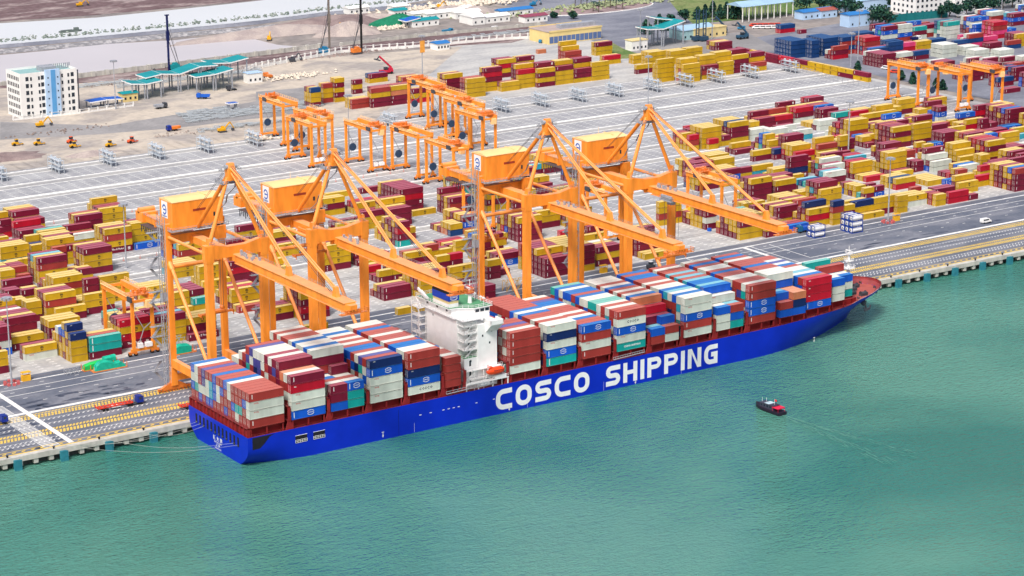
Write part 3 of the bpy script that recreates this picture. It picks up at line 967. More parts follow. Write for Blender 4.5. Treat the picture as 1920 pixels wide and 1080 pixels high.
# everything smaller in one object
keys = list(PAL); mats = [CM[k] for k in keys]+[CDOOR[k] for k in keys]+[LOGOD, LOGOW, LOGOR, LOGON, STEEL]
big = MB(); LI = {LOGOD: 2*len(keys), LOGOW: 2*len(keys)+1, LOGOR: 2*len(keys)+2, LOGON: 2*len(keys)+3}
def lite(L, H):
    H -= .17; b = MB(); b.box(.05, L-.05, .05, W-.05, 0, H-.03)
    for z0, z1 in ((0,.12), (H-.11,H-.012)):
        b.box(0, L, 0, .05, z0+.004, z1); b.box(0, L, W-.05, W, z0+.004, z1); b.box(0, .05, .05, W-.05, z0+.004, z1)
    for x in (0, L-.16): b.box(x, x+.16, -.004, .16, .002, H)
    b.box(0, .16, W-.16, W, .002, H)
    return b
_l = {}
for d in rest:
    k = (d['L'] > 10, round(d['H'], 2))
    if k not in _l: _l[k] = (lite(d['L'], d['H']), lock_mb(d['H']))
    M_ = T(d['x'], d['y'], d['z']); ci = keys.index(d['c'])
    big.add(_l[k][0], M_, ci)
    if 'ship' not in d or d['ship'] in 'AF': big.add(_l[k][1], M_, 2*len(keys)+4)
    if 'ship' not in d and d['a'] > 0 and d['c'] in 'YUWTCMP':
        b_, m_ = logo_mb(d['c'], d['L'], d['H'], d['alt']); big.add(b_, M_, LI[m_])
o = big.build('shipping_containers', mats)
tag(o, 'mass of smaller showing containers of every colour in the yard and inside the ship stacks', 'containers', kind='stuff')
print('containers', len(ALLC), 'yard', YARDN, 'smallest solo area', solo[-1]['a'])

# ---------------------------------------------------------------- the container ship
def part(b, name, m, parent, **kw):
    o = b.build(name, m, parent, **kw)
    top = parent; 
    while top.parent: top = top.parent
    o.matrix_parent_inverse = Matrix.Translation(-Vector(top.location)) if parent is top else Matrix.Identity(4)
    return o
ship = empty('container_ship', (140, 20, 0))
tag(ship, 'huge blue hulled container ship moored at the quay with white bridge tower', 'ship')
YC, HB = 20.0, 20.35
def zd(x): return 10.2+1.9*max(0, min(1, (x-216)/56))
XS, XE = -1.2, 281.6
def sect(s, k):
    """hull surface point: s along the length 0..1, k up the side 0 (below water) .. 1 (deck edge)"""
    z0 = -1.5
    xe = 267.3+(XE-267.3)*max(0, (k-.1)/.9)**1.25
    x = XS+(xe-XS)*s
    z = z0+(zd(x)-z0)*k
    xb = 204+4*k; t = max(0, (x-xb)/(xe-xb)); p = 1.75+1.5*k**1.5
    hb = HB*max(0, 1-t**p)**(1-.42*k*k)
    ts = max(0, 1-(x-XS)/24)
    hb -= ts**1.6*max(0, (6.2-z)/7.7)**2.0*8.5
    return Vector((x, hb, z))
NS, NK = 90, 12
hull = MB()
for side in (-1, 1):
    gd = []
    for i in range(NS+1):
        s = i/NS; s = 1-(1-s)**1.35
        gd.append([sect(s, k/NK) for k in range(NK+1)])
    for i in range(NS):
        for k in range(NK):
            q_ = [gd[i][k], gd[i+1][k], gd[i+1][k+1], gd[i][k+1]]
            q_ = [(p.x, YC+side*p.y, p.z) for p in q_]
            hull.quad(*(q_ if side < 0 else q_[::-1]))
tr = [sect(0, k/NK) for k in range(NK+1)]
for k in range(NK):
    a, b_ = tr[k], tr[k+1]
    hull.quad((a.x,YC-a.y,a.z),(b_.x,YC-b_.y,b_.z),(b_.x,YC+b_.y,b_.z),(a.x,YC+a.y,a.z))
for side in (-1, 1):
    pv_ = None
    for i in range(NS+1):
        p = sect(1-(1-i/NS)**1.35, 1.0)
        if p.x > 250:
            hh = .9*min(1, (p.x-250)/8); cu = ((p.x, YC+side*p.y, p.z), (p.x+.32, YC+side*(p.y+.02), p.z+hh))
            if pv_: hull.quad(pv_[0], cu[0], cu[1], pv_[1])
            pv_ = cu
h = part(hull, 'hull', BLUEH, ship)
bm = bmesh.new(); bm.from_mesh(h.data); bmesh.ops.remove_doubles(bm, verts=bm.verts, dist=.001); bmesh.ops.recalc_face_normals(bm, faces=bm.faces); bm.to_mesh(h.data); bm.free()
h.data.polygons.foreach_set('use_smooth', [True]*len(h.data.polygons)); h.data.set_sharp_from_angle(angle=R(35))
# white draught line along the bow sheer and rust coloured boot line at the stern
ln_ = MB(); prev = None
for i in range(61):
    p = sect(1-(1-i/60)*(1-.90), 1.0); c_ = (p.x+.3, YC-p.y-.1, p.z+.95*min(1, max(0,(p.x-250)/8)))
    if prev: ln_.bar(prev, c_, .10, .10)
    prev = c_
part(ln_, 'sheer_line', mat('sheer_pink', (.62,.5,.55), .5), ship)
# decks
def hat(s, z):
    p = sect(s, 1.0)
    for _ in range(3):
        k = (z+1.5)/(zd(p.x)+1.5); p = sect(s, min(1, k))
    return (p.x, p.y, z)
dk = MB(); ds = []
for i in range(NS+1):
    s = 1-(1-i/NS)**1.35; p = sect(s, 1.0); ds.append((p.x, p.y, p.z))
dl = [hat(1-(1-i/NS)**1.35, 9.6) for i in range(NS+1)]
za = zb = 9.6
for a, b_ in zip(dl, dl[1:]):
    if a[0] > 262: break
    dk.quad((a[0],YC-a[1]+.05,za),(b_[0],YC-b_[1]+.05,zb),(b_[0],YC+b_[1]-.05,zb),(a[0],YC+a[1]-.05,za))
part(dk, 'deck', REDD, ship)
fc = MB()                                             # forecastle deck and bulwark inside
pts = [(hat(1-(1-i/NS)**1.35, 10.9), p) for i, p in enumerate(ds) if p[0] >= 259]
for (a, _), (b_, _2) in zip(pts, pts[1:]): fc.quad((a[0],YC-a[1]+.05,10.9),(b_[0],YC-b_[1]+.05,10.9),(b_[0],YC+b_[1]-.05,10.9),(a[0],YC+a[1]-.05,10.9))
part(fc, 'forecastle_deck', REDF, ship)
bw = MB(); pall = [(hat(1-(1-i/NS)**1.35, 9.6), p) for i, p in enumerate(ds)]
for sd_ in (-1, 1):
    for (a, at), (b_, bt_) in zip(pall, pall[1:]):                # inner face of the bulwark along the whole sheer
        bw.quad((a[0],YC+sd_*max(0,a[1]-.1),9.6),(b_[0],YC+sd_*max(0,b_[1]-.1),9.6),(bt_[0],YC+sd_*max(0,bt_[1]-.1),bt_[2]+.02),(at[0],YC+sd_*max(0,at[1]-.1),at[2]+.02))
        if at[0] > 250:
            h0, h1 = (.9*min(1,(q_[0]-250)/8) for q_ in (at, bt_))
            bw.quad((at[0],YC+sd_*max(0,at[1]-.1),at[2]),(bt_[0],YC+sd_*max(0,bt_[1]-.1),bt_[2]),(bt_[0]+.3,YC+sd_*bt_[1],bt_[2]+h1),(at[0]+.3,YC+sd_*at[1],at[2]+h0))
            bw.bar((at[0]+.3,YC+sd_*at[1],at[2]+h0),(bt_[0]+.3,YC+sd_*bt_[1],bt_[2]+h1),.3,.2)
    for k in range(0, len(pts)-1, 2):
        a = pts[k][1]; bw.bar((a[0],YC+sd_*(a[1]-.2),a[2]+.6),(a[0]-.2,YC+sd_*max(0,a[1]-1.2),11.0),.12)
bw.box(259.2, 259.6, YC-13.4, YC+13.4, 9.7, 12.4)
part(bw, 'bulwark', REDD, ship)
gear = MB()
for (gx, gy) in ((264,14),(264.5,24),(268,18),(270,26),(261,19),(261.5,28.5),(267,10.9),(272,21)):
    gear.tube((gx-1.1,gy,11.7),(gx+1.1,gy,11.7),.75,.75,12); gear.tube((gx-1.2,gy,11.7),(gx-1.1,gy,11.7),1.0,1.0,12); gear.tube((gx+1.1,gy,11.7),(gx+1.2,gy,11.7),1.0,1.0,12)
    gear.box(gx-1.5, gx+1.5, gy-.9, gy+.9, 10.9, 11.2); gear.box(gx+1.3, gx+2.1, gy-.5, gy+.5, 10.9, 12.0)
for (gx, gy) in ((277.5,16),(277.5,24),(268,33),(262,8),(273,10.5)):
    for dy in (-.4,.4): gear.tube((gx,gy+dy,10.9),(gx,gy+dy,11.8),.22,.25,8)
part(gear, 'mooring_winches', DGREY, ship)
mast = MB(); mx_, my_ = 267.5, 20
mast.prism([(mx_-1.1,my_-1.3),(mx_+1.1,my_-1.3),(mx_+1.1,my_+1.3),(mx_-1.1,my_+1.3)], 10.9, 16.5)
mast.tube((mx_,my_,16.5),(mx_,my_,25.5),.75,.45,8); mast.tube((mx_,my_,25.5),(mx_,my_,28.2),.15,.1,6)
for z, w_ in ((19.5,1.9),(22.3,1.4),(25,1.1)):
    mast.box(mx_-w_, mx_+w_, my_-w_, my_+w_, z, z+.12); mast.rail([(mx_-w_,my_-w_,z),(mx_+w_,my_-w_,z),(mx_+w_,my_+w_,z),(mx_-w_,my_+w_,z),(mx_-w_,my_-w_,z)], 1.0, .09, 1.2)
mast.box(mx_-.2, mx_+.2, my_-1.8, my_+1.8, 26.2, 26.5); mast.tube((mx_-1.5,my_-.8,11.0),(mx_-.3,my_,18),.15,.15)
part(mast, 'foremast', WHITE, ship)
anc = MB()
anc.tube((263.2,8.4,10.2),(264.0,6.4,9.2),.9,1.1,10); anc.bar((264.0,6.6,9.4),(264.4,5.9,7.0),.5); anc.bar((263.2,5.7,6.8),(265.9,5.8,7.2),.55,.8); anc.bar((265.8,5.8,7.0),(266.3,5.9,8.5),.4); anc.bar((263.3,5.7,6.8),(262.9,5.8,8.0),.4)
part(anc, 'anchor', DGREY, ship)
# hatch covers, coaming posts and lashing bridges
hc = MB(); allx = [0,14.95,29.3,43.9,58.3,72.6,98.5,113.4,128.1,143.1,157.8,172.55,187.2,202.1,216.6,231.2,246.2]
hc_side = MB()
for x in allx:
    L = 6.1 if x == 72.6 else 12.2
    y0 = 2.6 if x < 215 else (3.2 if x < 230 else 5.4 if x < 245 else 8)
    hc = MB(); hc.box(x, x+L, y0, 40-y0, 9.6, 12.9); part(hc, 'hatch_cover', REDD, ship)
gaps = [-1.0]+[a-1.35 for a in allx[1:6]]+[79.9, 97.0]+[a-1.35 for a in allx[7:]]+[259.0]
for i, gx in enumerate(gaps):
    lb = MB(); y0 = .1 if gx < 214 else (1.8 if gx < 229 else 4.2 if gx < 244 else 7.5 if gx < 255 else 12); y1 = 40-y0; w_ = .9
    zt = 17.6 if 0 < gx < 240 else (13.0 if gx < 0 else 14.6)
    if gx > 255: zt = 13.5
    # inclined side foot
    for sy, yy in ((1, y0), (-1, y1)):
        poly = [(gx-1.1, 9.6), (gx+w_+1.1, 9.6), (gx+w_+.05, 12.9), (gx+w_+.05, zt), (gx-.05, zt), (gx-.05, 12.9)]
        if gx < 0: poly = [(gx, 9.6), (gx+w_, 9.6), (gx+w_, zt), (gx, zt)]
        lb.prism(poly, min(yy, yy+sy*.35), max(yy, yy+sy*.35), axis=1)
    n = 8
    for k in range(1, n):
        y = y0+(y1-y0)*k/n; lb.box(gx+.1, gx+.5, y-.18, y+.18, 9.6, zt)
    for z in (12.9, zt):
        lb.box(gx, gx+w_, y0, y1, z-.18, z)
    lb.rail([(gx+.06,y0,zt),(gx+.06,y1,zt)], 1.0, .08, 2.4)
    for k in range(n):
        ya = y0+(y1-y0)*k/n; yb = y0+(y1-y0)*(k+1)/n
        if k % 3 == 1: lb.bar((gx+.3,ya,13),(gx+.3,yb,zt-.2),.16)
    if gx < 0:
        for k in range(17): lb.box(gx-.12, gx+.1, y0+k*(y1-y0)/16-.12, y0+k*(y1-y0)/16+.12, 9.9, 12.9)
        lb.box(gx+.5, gx+.6, y0+.4, y1-.4, 9.6, 11.9)
    part(lb, 'lashing_bridge', REDD, ship)
st_ = MB()                                              # side posts under the outer stacks
for x in allx:
    L = 6.1 if x == 72.6 else 12.2
    y0 = .25 if x < 214 else (.25 if x < 230 else 2.7 if x < 245 else 5.3)
    for yy in (y0, 40-y0-.4):
        st_ = MB()
        for px_ in (x+.2, x+L/2-.2, x+L-.6): st_.box(px_, px_+.4, yy, yy+.4, 9.6, 12.9)
        st_.box(x, x+L, yy, yy+.35, 12.6, 12.88)
        st_.rail([(x,yy,9.6),(x+L,yy,9.6)], 1.1, .07, 2.4)
        part(st_, 'stack_posts', REDD, ship)
# stern: mooring openings, side cut-out, square windows with platforms
DARK = mat('dark_interior', (.012,.012,.02), .8, .3)
op = MB()
for k in range(12):
    op = MB()
    y = 35.0-k*2.62
    op.prism([(y-.62,5.75),(y-.45,5.45),(y+.45,5.45),(y+.62,5.75),(y+.62,8.35),(y+.45,8.7),(y-.45,8.7),(y-.62,8.35)], XS-.03, XS+.5, axis=0)
    part(op, 'mooring_opening', DARK, ship)
co_ = MB()
for k in range(12):
    y = 35.0-k*2.62
    if k != 3: co_ = MB(); co_.tube((XS-.12,y-.3,5.9),(XS-.12,y+.3,5.9),.28,.28,8); part(co_, 'fairlead', DGREY, ship)
cut = MB(); yS = YC-HB
cut.prism([(.4,6.0),(3.0,6.0),(4.6,7.2),(6.6,9.3),(8.4,9.9),(.4,9.9)], yS-.02, yS+.4, axis=1)
part(cut, 'side_opening', DARK, ship)
for x in (15.7, 22.2): cut = MB(); cut.prism([(x,5.2),(x+4.3,5.2),(x+4.3,7.6),(x,7.6)], yS-.02, yS+.4, axis=1); part(cut, 'side_opening', DARK, ship)
rl = MB()
for x in (15.7, 22.2):
    for z in (5.25, 5.75, 6.2): rl.bar((x,yS-.06,z),(x+4.3,yS-.06,z),.08)
    for k in range(6): rl.bar((x+.05+k*.84,yS-.06,5.2),(x+.05+k*.84,yS-.06,6.2),.08)
    rl.bar((x,yS-.05,7.65),(x+4.3,yS-.05,7.65),.1)
part(rl, 'opening_rails', WHITE, ship)
# name on the transom
nm_ = MB()
for i, (t_, s_, z_, sp) in enumerate((('新大连', 1.7, 3.9, 1.7), ('XIN DA LIAN', .8, 2.75, 1.1), ('上 海', 1.1, 1.75, 1.1), ('SHANGHAI', .75, .75, 1.2))):
    nm_.add(text_mb(t_, s_, .03, spacing=sp), T(XS-.03, 20.3, z_) @ FACE_X)
part(nm_, 'ship_name', LOGOW, ship)
# big letters on the side, drawn as wide strokes
def arcp(cx, cy, rx, ry, a0, a1, n=8): return [(cx+rx*math.cos(R(a0+(a1-a0)*i/n)), cy+ry*math.sin(R(a0+(a1-a0)*i/n))) for i in range(n+1)]
def stroke(b, pts, t, M_, closed=False):
    V = [Vector(p) for p in pts]; n = len(V); Lf = []; Rt = []
    for i in range(n):
        if closed: a, c_ = V[i-1], V[(i+1) % n]
        else: a, c_ = V[max(0, i-1)], V[min(n-1, i+1)]
        d1 = (V[i]-a); d2 = (c_-V[i])
        if d1.length < 1e-6: d1 = d2
        if d2.length < 1e-6: d2 = d1
        d1 = d1.normalized(); d2 = d2.normalized(); m_ = (d1+d2).normalized(); nn = Vector((-m_.y, m_.x)); k = 1/max(.5, nn.dot(Vector((-d1.y, d1.x))))
        Lf.append(V[i]+nn*t/2*k); Rt.append(V[i]-nn*t/2*k)
    for i in range(n if closed else n-1):
        j = (i+1) % n
        b.quad(*[tuple(M_ @ Vector((p.x, p.y, 0))) for p in (Rt[i], Rt[j], Lf[j], Lf[i])])
def glyph(ch, b, x, w_, H, t, M_):
    A = M_ @ T(x, 0, 0); h = t/2; r = min(w_, H)*.34
    if ch == 'O':
        pts = arcp(w_-h-r, H-h-r, r, r, 90, 0)+arcp(w_-h-r, h+r, r, r, 0, -90)+arcp(h+r, h+r, r, r, 270, 180)+arcp(h+r, H-h-r, r, r, 180, 90)
        stroke(b, pts[::-1], t, A, True)
    elif ch == 'C': stroke(b, [(w_, H-h)]+arcp(h+r, H-h-r, r, r, 90, 180)+arcp(h+r, h+r, r, r, 180, 270)+[(w_, h)], t, A)
    elif ch == 'G': stroke(b, [(w_, H-h)]+arcp(h+r, H-h-r, r, r, 90, 180)+arcp(h+r, h+r, r, r, 180, 270)+[(w_-h, h), (w_-h, H*.5), (w_*.52, H*.5)], t, A)
    elif ch == 'S':
        m_ = H/2; q_ = (H-t)/4
        stroke(b, [(w_, H-h)]+arcp(h+q_, H-h-q_, q_, q_, 90, 270)+arcp(w_-h-q_, h+q_, q_, q_, 90, -90)+[(0, h)], t, A)
    elif ch == 'H':
        stroke(b, [(h,0),(h,H)], t, A); stroke(b, [(w_-h,0),(w_-h,H)], t, A); stroke(b, [(t,H/2),(w_-t,H/2)], t*.85, A)
    elif ch == 'I': stroke(b, [(h,0),(h,H)], t, A)
    elif ch == 'P':
        q_ = (H*.62-t)/2; stroke(b, [(h,0),(h,H)], t, A)
        stroke(b, [(t,H-h)]+arcp(w_-h-q_, H-h-q_, q_, q_, 90, -90)+[(t,H-h-2*q_)], t*.92, A)
    elif ch == 'N':
        stroke(b, [(h,0),(h,H)], t, A); stroke(b, [(w_-h,0),(w_-h,H)], t, A)
        for q_ in ([(t,H),(t*.0+h,H),(w_-t,0),(w_-h,0)],): b.quad(*[tuple(A @ Vector((p[0], p[1], .015))) for p in ((w_-t-.02,0),(w_-h+.1,0),(t+.02,H),(h-.1,H))])
yl = YC-HB-.04
def word(txt, x0, x1, z0, H, t, sp):
    b = MB(); ws = {'I': t}; n = len(txt); free_w = (x1-x0)-sp*(n-1)-sum(ws.get(c_, 0) for c_ in txt); k = n-sum(1 for c_ in txt if c_ in ws); w_ = free_w/k
    x = 0
    for c_ in txt:
        cw = ws.get(c_, w_); glyph(c_, b, x, cw, H, t, T(x0, yl, z0) @ FACE_Y); x += cw+sp
    return b
t1 = word('COSCO', 92.2, 130.9, 1.35, 7.2, 1.72, 1.5); t2 = word('SHIPPING', 138.0, 187.4, 1.35, 7.2, 1.72, 1.35)
for t_ in (t1, t2): part(t_, 'side_lettering', mat('lettering_white', (.82,.83,.85), .45, .05), ship)
dm = MB()
for (x, z) in ((48,1.2),(97.6,.9),(150.8,.6),(233.0,1.5)):
    dm.box(x-.12, x+.12, yl-.01, yl, z, z+1.0); dm.box(x-.45, x+.45, yl-.012, yl-.002, z+1.25, z+1.5); dm.quad((x-.4,yl,z+.3),(x+.4,yl,z+.3),(x,yl,z-.5))
for x in (62,66,71,73,75,77,84,91): dm.box(x, x+.8, yl-.01, yl, 5.6, 5.85)
for x in (60,105,137,171): dm.box(x, x+.07, yl-.006, yl, .2, 3.4)
part(dm, 'hull_marks', LOGOW, ship)
vl = MB()
for x in (54, 108, 162): vl.box(x, x+.12, yl+.02, yl+.03, 0, 9)
part(vl, 'rubbing_marks', NAVY, ship)
# bridge tower
bt = MB(); WX0, WX1 = 82.0, 88.0
bt.box(WX0, 95.0, 7.4, 26.4, 9.6, 33.4); bt.box(88, 95.0, 26.4, 37.0, 9.6, 31.4)                        # casing
bt.box(87.3, 95.0, 3.0, 7.4, 9.6, 31.4)
bt.box(82.0, 87.3, 3.2, 7.4, 9.6, 20.4); bt.box(82.0, 87.3, 33.0, 36.8, 9.6, 20.4)
bt.prism([(82.6,11.8),(84.8,11.6),(89.4,8.2),(95.6,8.2),(95.6,31.5),(82.6,31.5)], 33.4, 35.6)
bt.box(90.5, 95.6, -.2, 8.2, 31.4, 31.8); bt.box(90.5, 95.6, 8.2, 40.2, 31.4, 31.78)                      # bridge wings
for y0, y1 in ((-.2,0),(40.0,40.2)): bt.box(90.5, 95.6, y0, y1, 31.8, 32.9)
for xa in (90.5, 95.45): bt.box(xa, xa+.15, -.2, 4.5, 31.8, 32.9); bt.box(xa, xa+.15, 35.5, 40.2, 31.8, 32.9)
for ya, yb in ((-.2,3.0),(40.2,37.0)): bt.quad((90.6,ya,31.4),(90.6,yb,31.4),(90.6,yb,28.4)); bt.quad((95.4,ya,31.4),(95.4,yb,31.4),(95.4,yb,28.4)); bt.quad((90.6,ya,31.38),(95.4,ya,31.38),(95.4,yb,28.4),(90.6,yb,28.4))
bt.prism([(81.3,11.2),(84.4,11.0),(89.0,7.6),(96.4,7.6),(96.4,32),(81.3,32)], 35.6, 35.8)                      # compass deck
bt.box(82.0, 85.8, 12.3, 22.1, 35.8, 37.2)
sup = part(bt, 'superstructure', WHITE, ship, fix=False)
gr = MB(); gr.prism([(81.6,11.5),(84.5,11.3),(89.1,7.9),(96.1,7.9),(96.1,31.7),(81.6,31.7)], 35.8, 35.86)
part(gr, 'green_deck', GREEND, ship); gr = MB(); gr.box(82.1, 87.2, 3.3, 7.3, 20.4, 20.46); part(gr, 'green_deck', GREEND, ship)
sr = MB()
sr.rail([(81.3,11.2,35.8),(84.4,11,35.8),(89,7.6,35.8),(96.4,7.6,35.8),(96.4,32,35.8),(81.3,32,35.8),(81.3,11.2,35.8)], 1.1, .08, 1.8)
for z in (20.4, 23.2, 26.0, 28.8, 31.4):
    sr.box(82.0, 87.3, 3.2, 3.35, z-.3, z+.05) if z > 21 else None
    sr.box(82.0, 87.3, 3.2, 7.38, z-.14, z-.02) if z > 21 else None
    sr.rail([(87.2,3.3,z),(82.1,3.3,z),(82.1,7.3,z)], 1.1, .08, 1.3)
    if z < 31: sr.bar((82.8,4.0,z),(86.2,4.0,z+2.75),.14,.4)
for z in (33.4,): sr.box(81.0, 82.0, 7.4, 32, z-.12, z); sr.rail([(81.05,7.4,z),(81.05,32,z)], 1.1, .09, 1.6); sr.box(81.6, 90.4, 3.0, 7.38, z-.15, z-.03); sr.rail([(81.6,7.3,z),(81.6,3.05,z),(90.4,3.05,z)], 1.1, .08, 1.5)
for z in (13.5, 16.5): sr.box(81.0, 96, 1.2, 3.0, z-.12, z); sr.rail([(81,1.25,z),(96,1.25,z)], 1.1, .08, 1.4)
sr.bar((83,2.2,13.5),(86.5,2.2,16.4),.25,.6); sr.bar((84.5,5.0,16.5),(84.8,5,20.2),.2)
for y_ in (1.2,):
    for x in (81.2, 84.8, 88.5, 92.3, 95.8): sr.box(x-.12, x+.12, y_, y_+.24, 9.6, 16.4)
for y_ in (26.8, 31.4):                                        # scaffold-like stair tower on the quay side
    for x in (79.2, 81.9): sr.box(x-.1, x+.1, y_-.1, y_+.1, 18, 35.8)
for z in (21, 24, 27, 30, 33): sr.box(79.1, 88, 26.42, 31.5, z-.1, z); sr.rail([(79.2,26.6,z),(79.2,31.5,z),(86,31.5,z)], 1.1, .08, 1.3); sr.bar((80.2,27,z),(80.6,31,z+2.9),.2,.5)
sr.box(79.5, 80.6, 2.5, 37.5, 19.4, 19.55); sr.rail([(79.5,2.5,19.55),(79.5,37.5,19.55)], 1.1, .1, 1.6); sr.rail([(80.6,2.5,19.55),(80.6,37.5,19.55)], 1.1, .1, 1.6)
for y_ in range(3, 38, 3): sr.bar((79.6,y_,19.4),(79.6,y_+1.6,17.6),.12)
sr.bar((79.6,2.5,17.6),(79.6,37.5,17.6),.14)
part(sr, 'railings_and_stairs', WHITE, ship)
wn = MB()
for k in range(3): wn.box(82.54, 82.6, 14.0+k*6, 15.0+k*6, 34.2, 35.0)
for k in range(3): wn.box(89.9+k*1.95, 91.4+k*1.95, 8.13, 8.2, 34.1, 35.1)
for (x, z) in ((89.0,27.0),(92.6,28.3),(91.8,24.2),(92.6,15.2),(84.2,19.0),(90,12.6),(92,10.8)): wn.box(x, x+.55, 2.95, 3.0, z, z+.75)
for z in (11.2, 14.2, 17.6): wn.box(84, 84.7, 3.15, 3.2, z, z+1.9)
wn.box(81.95, 82, 22.0, 22.4, 31.0, 31.7)
for z in (20.5, 23.3, 26.1, 28.9): wn.box(86.3, 87.0, 7.35, 7.4, z, z+1.9); 
part(wn, 'windows', GLASS, ship)
sg = MB()
for z in (21.6, 24.4, 27.2, 30.0): sg.box(84.4, 84.9, 7.33, 7.38, z, z+.6)
sg.box(91.0, 91.5, 2.9, 2.97, 16.2, 16.8)
part(sg, 'red_lifebuoy_signs', mat('sign_red', (.55,.03,.03), .5, .1), ship)
fu = MB(); fu.box(82.0, 85.8, 12.3, 22.1, 37.2, 38.2)
part(fu, 'funnel_base', CREAM, ship)
fu = MB(); fu.prism([(81.8,12.1),(86.0,12.1),(86.0,22.3),(81.8,22.3)], 38.2, 40.6)
fn = part(fu, 'funnel', mat('funnel_blue', (.006,.05,.42), .4, .08), ship)
fb = MB(); fb.prism([(12.05,40.6),(22.35,40.6),(21.5,41.9),(13.5,41.5)], 81.75, 86.05, axis=0)
for (x, y) in ((84,14),(83.0,16),(84.6,17.5),(83.4,20)): fb.tube((x,y,41),(x-.3,y,43.0),.4,.45,10)
o = part(fb, 'funnel_cap', BLACK, fn)
fl = MB()
for sg_ in (1, -1):
    pts = [(1.9*math.cos(R(20+14*i))*sg_, 1.2*math.sin(R(20+14*i))*sg_) for i in range(11)]
    for (a, z0), (c_, z1) in zip(pts, pts[1:]): fl.bar((83.9+a*.8,12.06,39.4+z0*.8),(83.9+c_*.8,12.06,39.4+z1*.8),.03,.22)
fl.add(text_mb('COSCO', .8, .03), T(83.9, 12.07, 39.4) @ FACE_Y)
part(fl, 'funnel_emblem', LOGOW, fn)
rm = MB(); rm.tube((91.5,14,35.8),(91.5,14,41),.8,.4,8); rm.box(90.9, 92.1, 12.3, 15.7, 41, 41.15); rm.tube((91.5,14,41),(91.5,14,44),.12,.1,6)
for (x, y, h_) in ((94,9.5,3.2),(95,20,4),(94.5,27,3.5),(88,30,3),(93,30,2.6),(95.2,13,2.4),(90,24,2.2),(95,16.5,3)): rm.tube((x,y,35.8),(x,y,35.8+h_),.1,.07,6); rm.box(x-.4, x+.4, y-.5, y+.5, 35.8+h_*.7, 35.8+h_*.7+.3)
rm.tube((82.5,26,35.8),(81.2,28.5,38.4),.5,.6,8); rm.bar((81,25,36.8),(81.6,31,38.6),.5,.9)
part(rm, 'radar_mast', WHITE, ship)
rs = MB(); rs.box(90.4, 92.6, 13.0, 15.6, 39.2, 40.4); rs.bar((91.5,12.2,41.4),(91.5,15.8,41.6),.35)
part(rs, 'radar_scanner', mat('radar_red', (.62,.12,.1), .5, .1), ship)
# rescue platform, accommodation ladders
pf = MB(); pf.box(80.6, 97.6, -.25, 1.0, 12.3, 12.6); pf.rail([(80.6,-.2,12.6),(97.6,-.2,12.6),(97.6,1,12.6)], 1.1, .09, 1.3); pf.box(86.0, 90, -.2, 1.0, 11.0, 12.3); pf.box(92.2, 96.6, -.25, 1, 12.6, 13.8)
for x in (80.8, 85.5, 91.2, 97.3): pf.box(x-.15, x+.15, -.2, .2, 9.8, 12.4)
for x in (89.2, 95.6): pf.bar((x,1.2,12.6),(x,-.4,17.0),.25); pf.bar((x,-.4,17),(x,-.9,17.2),.2)
part(pf, 'boat_platform', WHITE, ship)
ld = MB()
for x0, x1, z0, z1 in ((72.5, 92.0, 11.0, 11.6), (141.0, 154.5, 10.7, 11.2)):
    for dz in (0, .75): ld.bar((x0,-.45,z0+dz),(x1,-.45,z1+dz),.12)
    for dy in (-.75,): ld.bar((x0,-.75,z0),(x1,-.75,z1),.12); ld.bar((x0,-.6,z0),(x1,-.6,z1),.5,.06)
    for k in range(14):
        x = x0+(x1-x0)*k/13; z = z0+(z1-z0)*k/13; ld.bar((x,-.45,z),(x,-.45,z+.75),.08)
part(ld, 'gangway', GREY, ship)
for x in (97.0, 128, 172, 200): pass
# lifeboat on its davits
lbt = empty('lifeboat', (92.4, .1, 14.0)); tag(lbt, 'bright orange enclosed lifeboat hanging beside the white bridge tower', 'lifeboat')
b = MB(); n = 12; ring = []
for i in range(n+1):
    t = i/n; x = -3.6+7.2*t; w_ = 1.25*math.sqrt(max(.02, 1-(2*t-1)**4)); rr_ = []
    for k in range(12):
        a = 2*math.pi*k/12; rr_.append((x, w_*math.cos(a), 1.5+(1.25 if math.sin(a) > 0 else 1.35)*math.sin(a)*math.sqrt(max(.05, 1-abs(2*t-1)**3))))
    ring.append(rr_)
for i in range(n):
    for k in range(12): b.quad(ring[i][k], ring[i+1][k], ring[i+1][(k+1) % 12], ring[i][(k+1) % 12])
b.quad(*ring[0]); b.quad(*ring[n][::-1]); 
o = b.build('hull', ORBRIGHT, lbt, fix=True); b = MB(); b.box(-2.8, -1.4, -.6, .6, 2.5, 3.1); b.build('cockpit', ORBRIGHT, lbt)
b = MB()
for k in range(5): b.box(-1.2+k*.8, -.8+k*.8, -1.3, -1.22, 1.7, 2.0)
b.build('window', GLASS, lbt)
# mooring lines
rope = mat('rope', (.33,.36,.33), .8, .1)
for i, (y, z, u_, v_) in enumerate(((34.5,6,112,858),(32,6,130,856),(9,6,205,845),(6.5,6,118,861),(29.4,6,290,832))):
    a = Vector((XS-.1, y, z)); e_ = Vector((G(u_, 835).x, 42, 4.3)); b = MB(); pr = a
    for k in range(1, 13):
        t = k/12; q_ = a.lerp(e_, t)-Vector((0,0,2.4*math.sin(math.pi*t))); q_.z = max(q_.z, .3); b.tube(pr, q_, .05, .05, 5); pr = q_
    tag(b.build('mooring_line', rope), 'thin pale mooring rope from the stern to the quay, %s across the transom' % ORD[i], 'rope', 'mooring ropes at the stern')

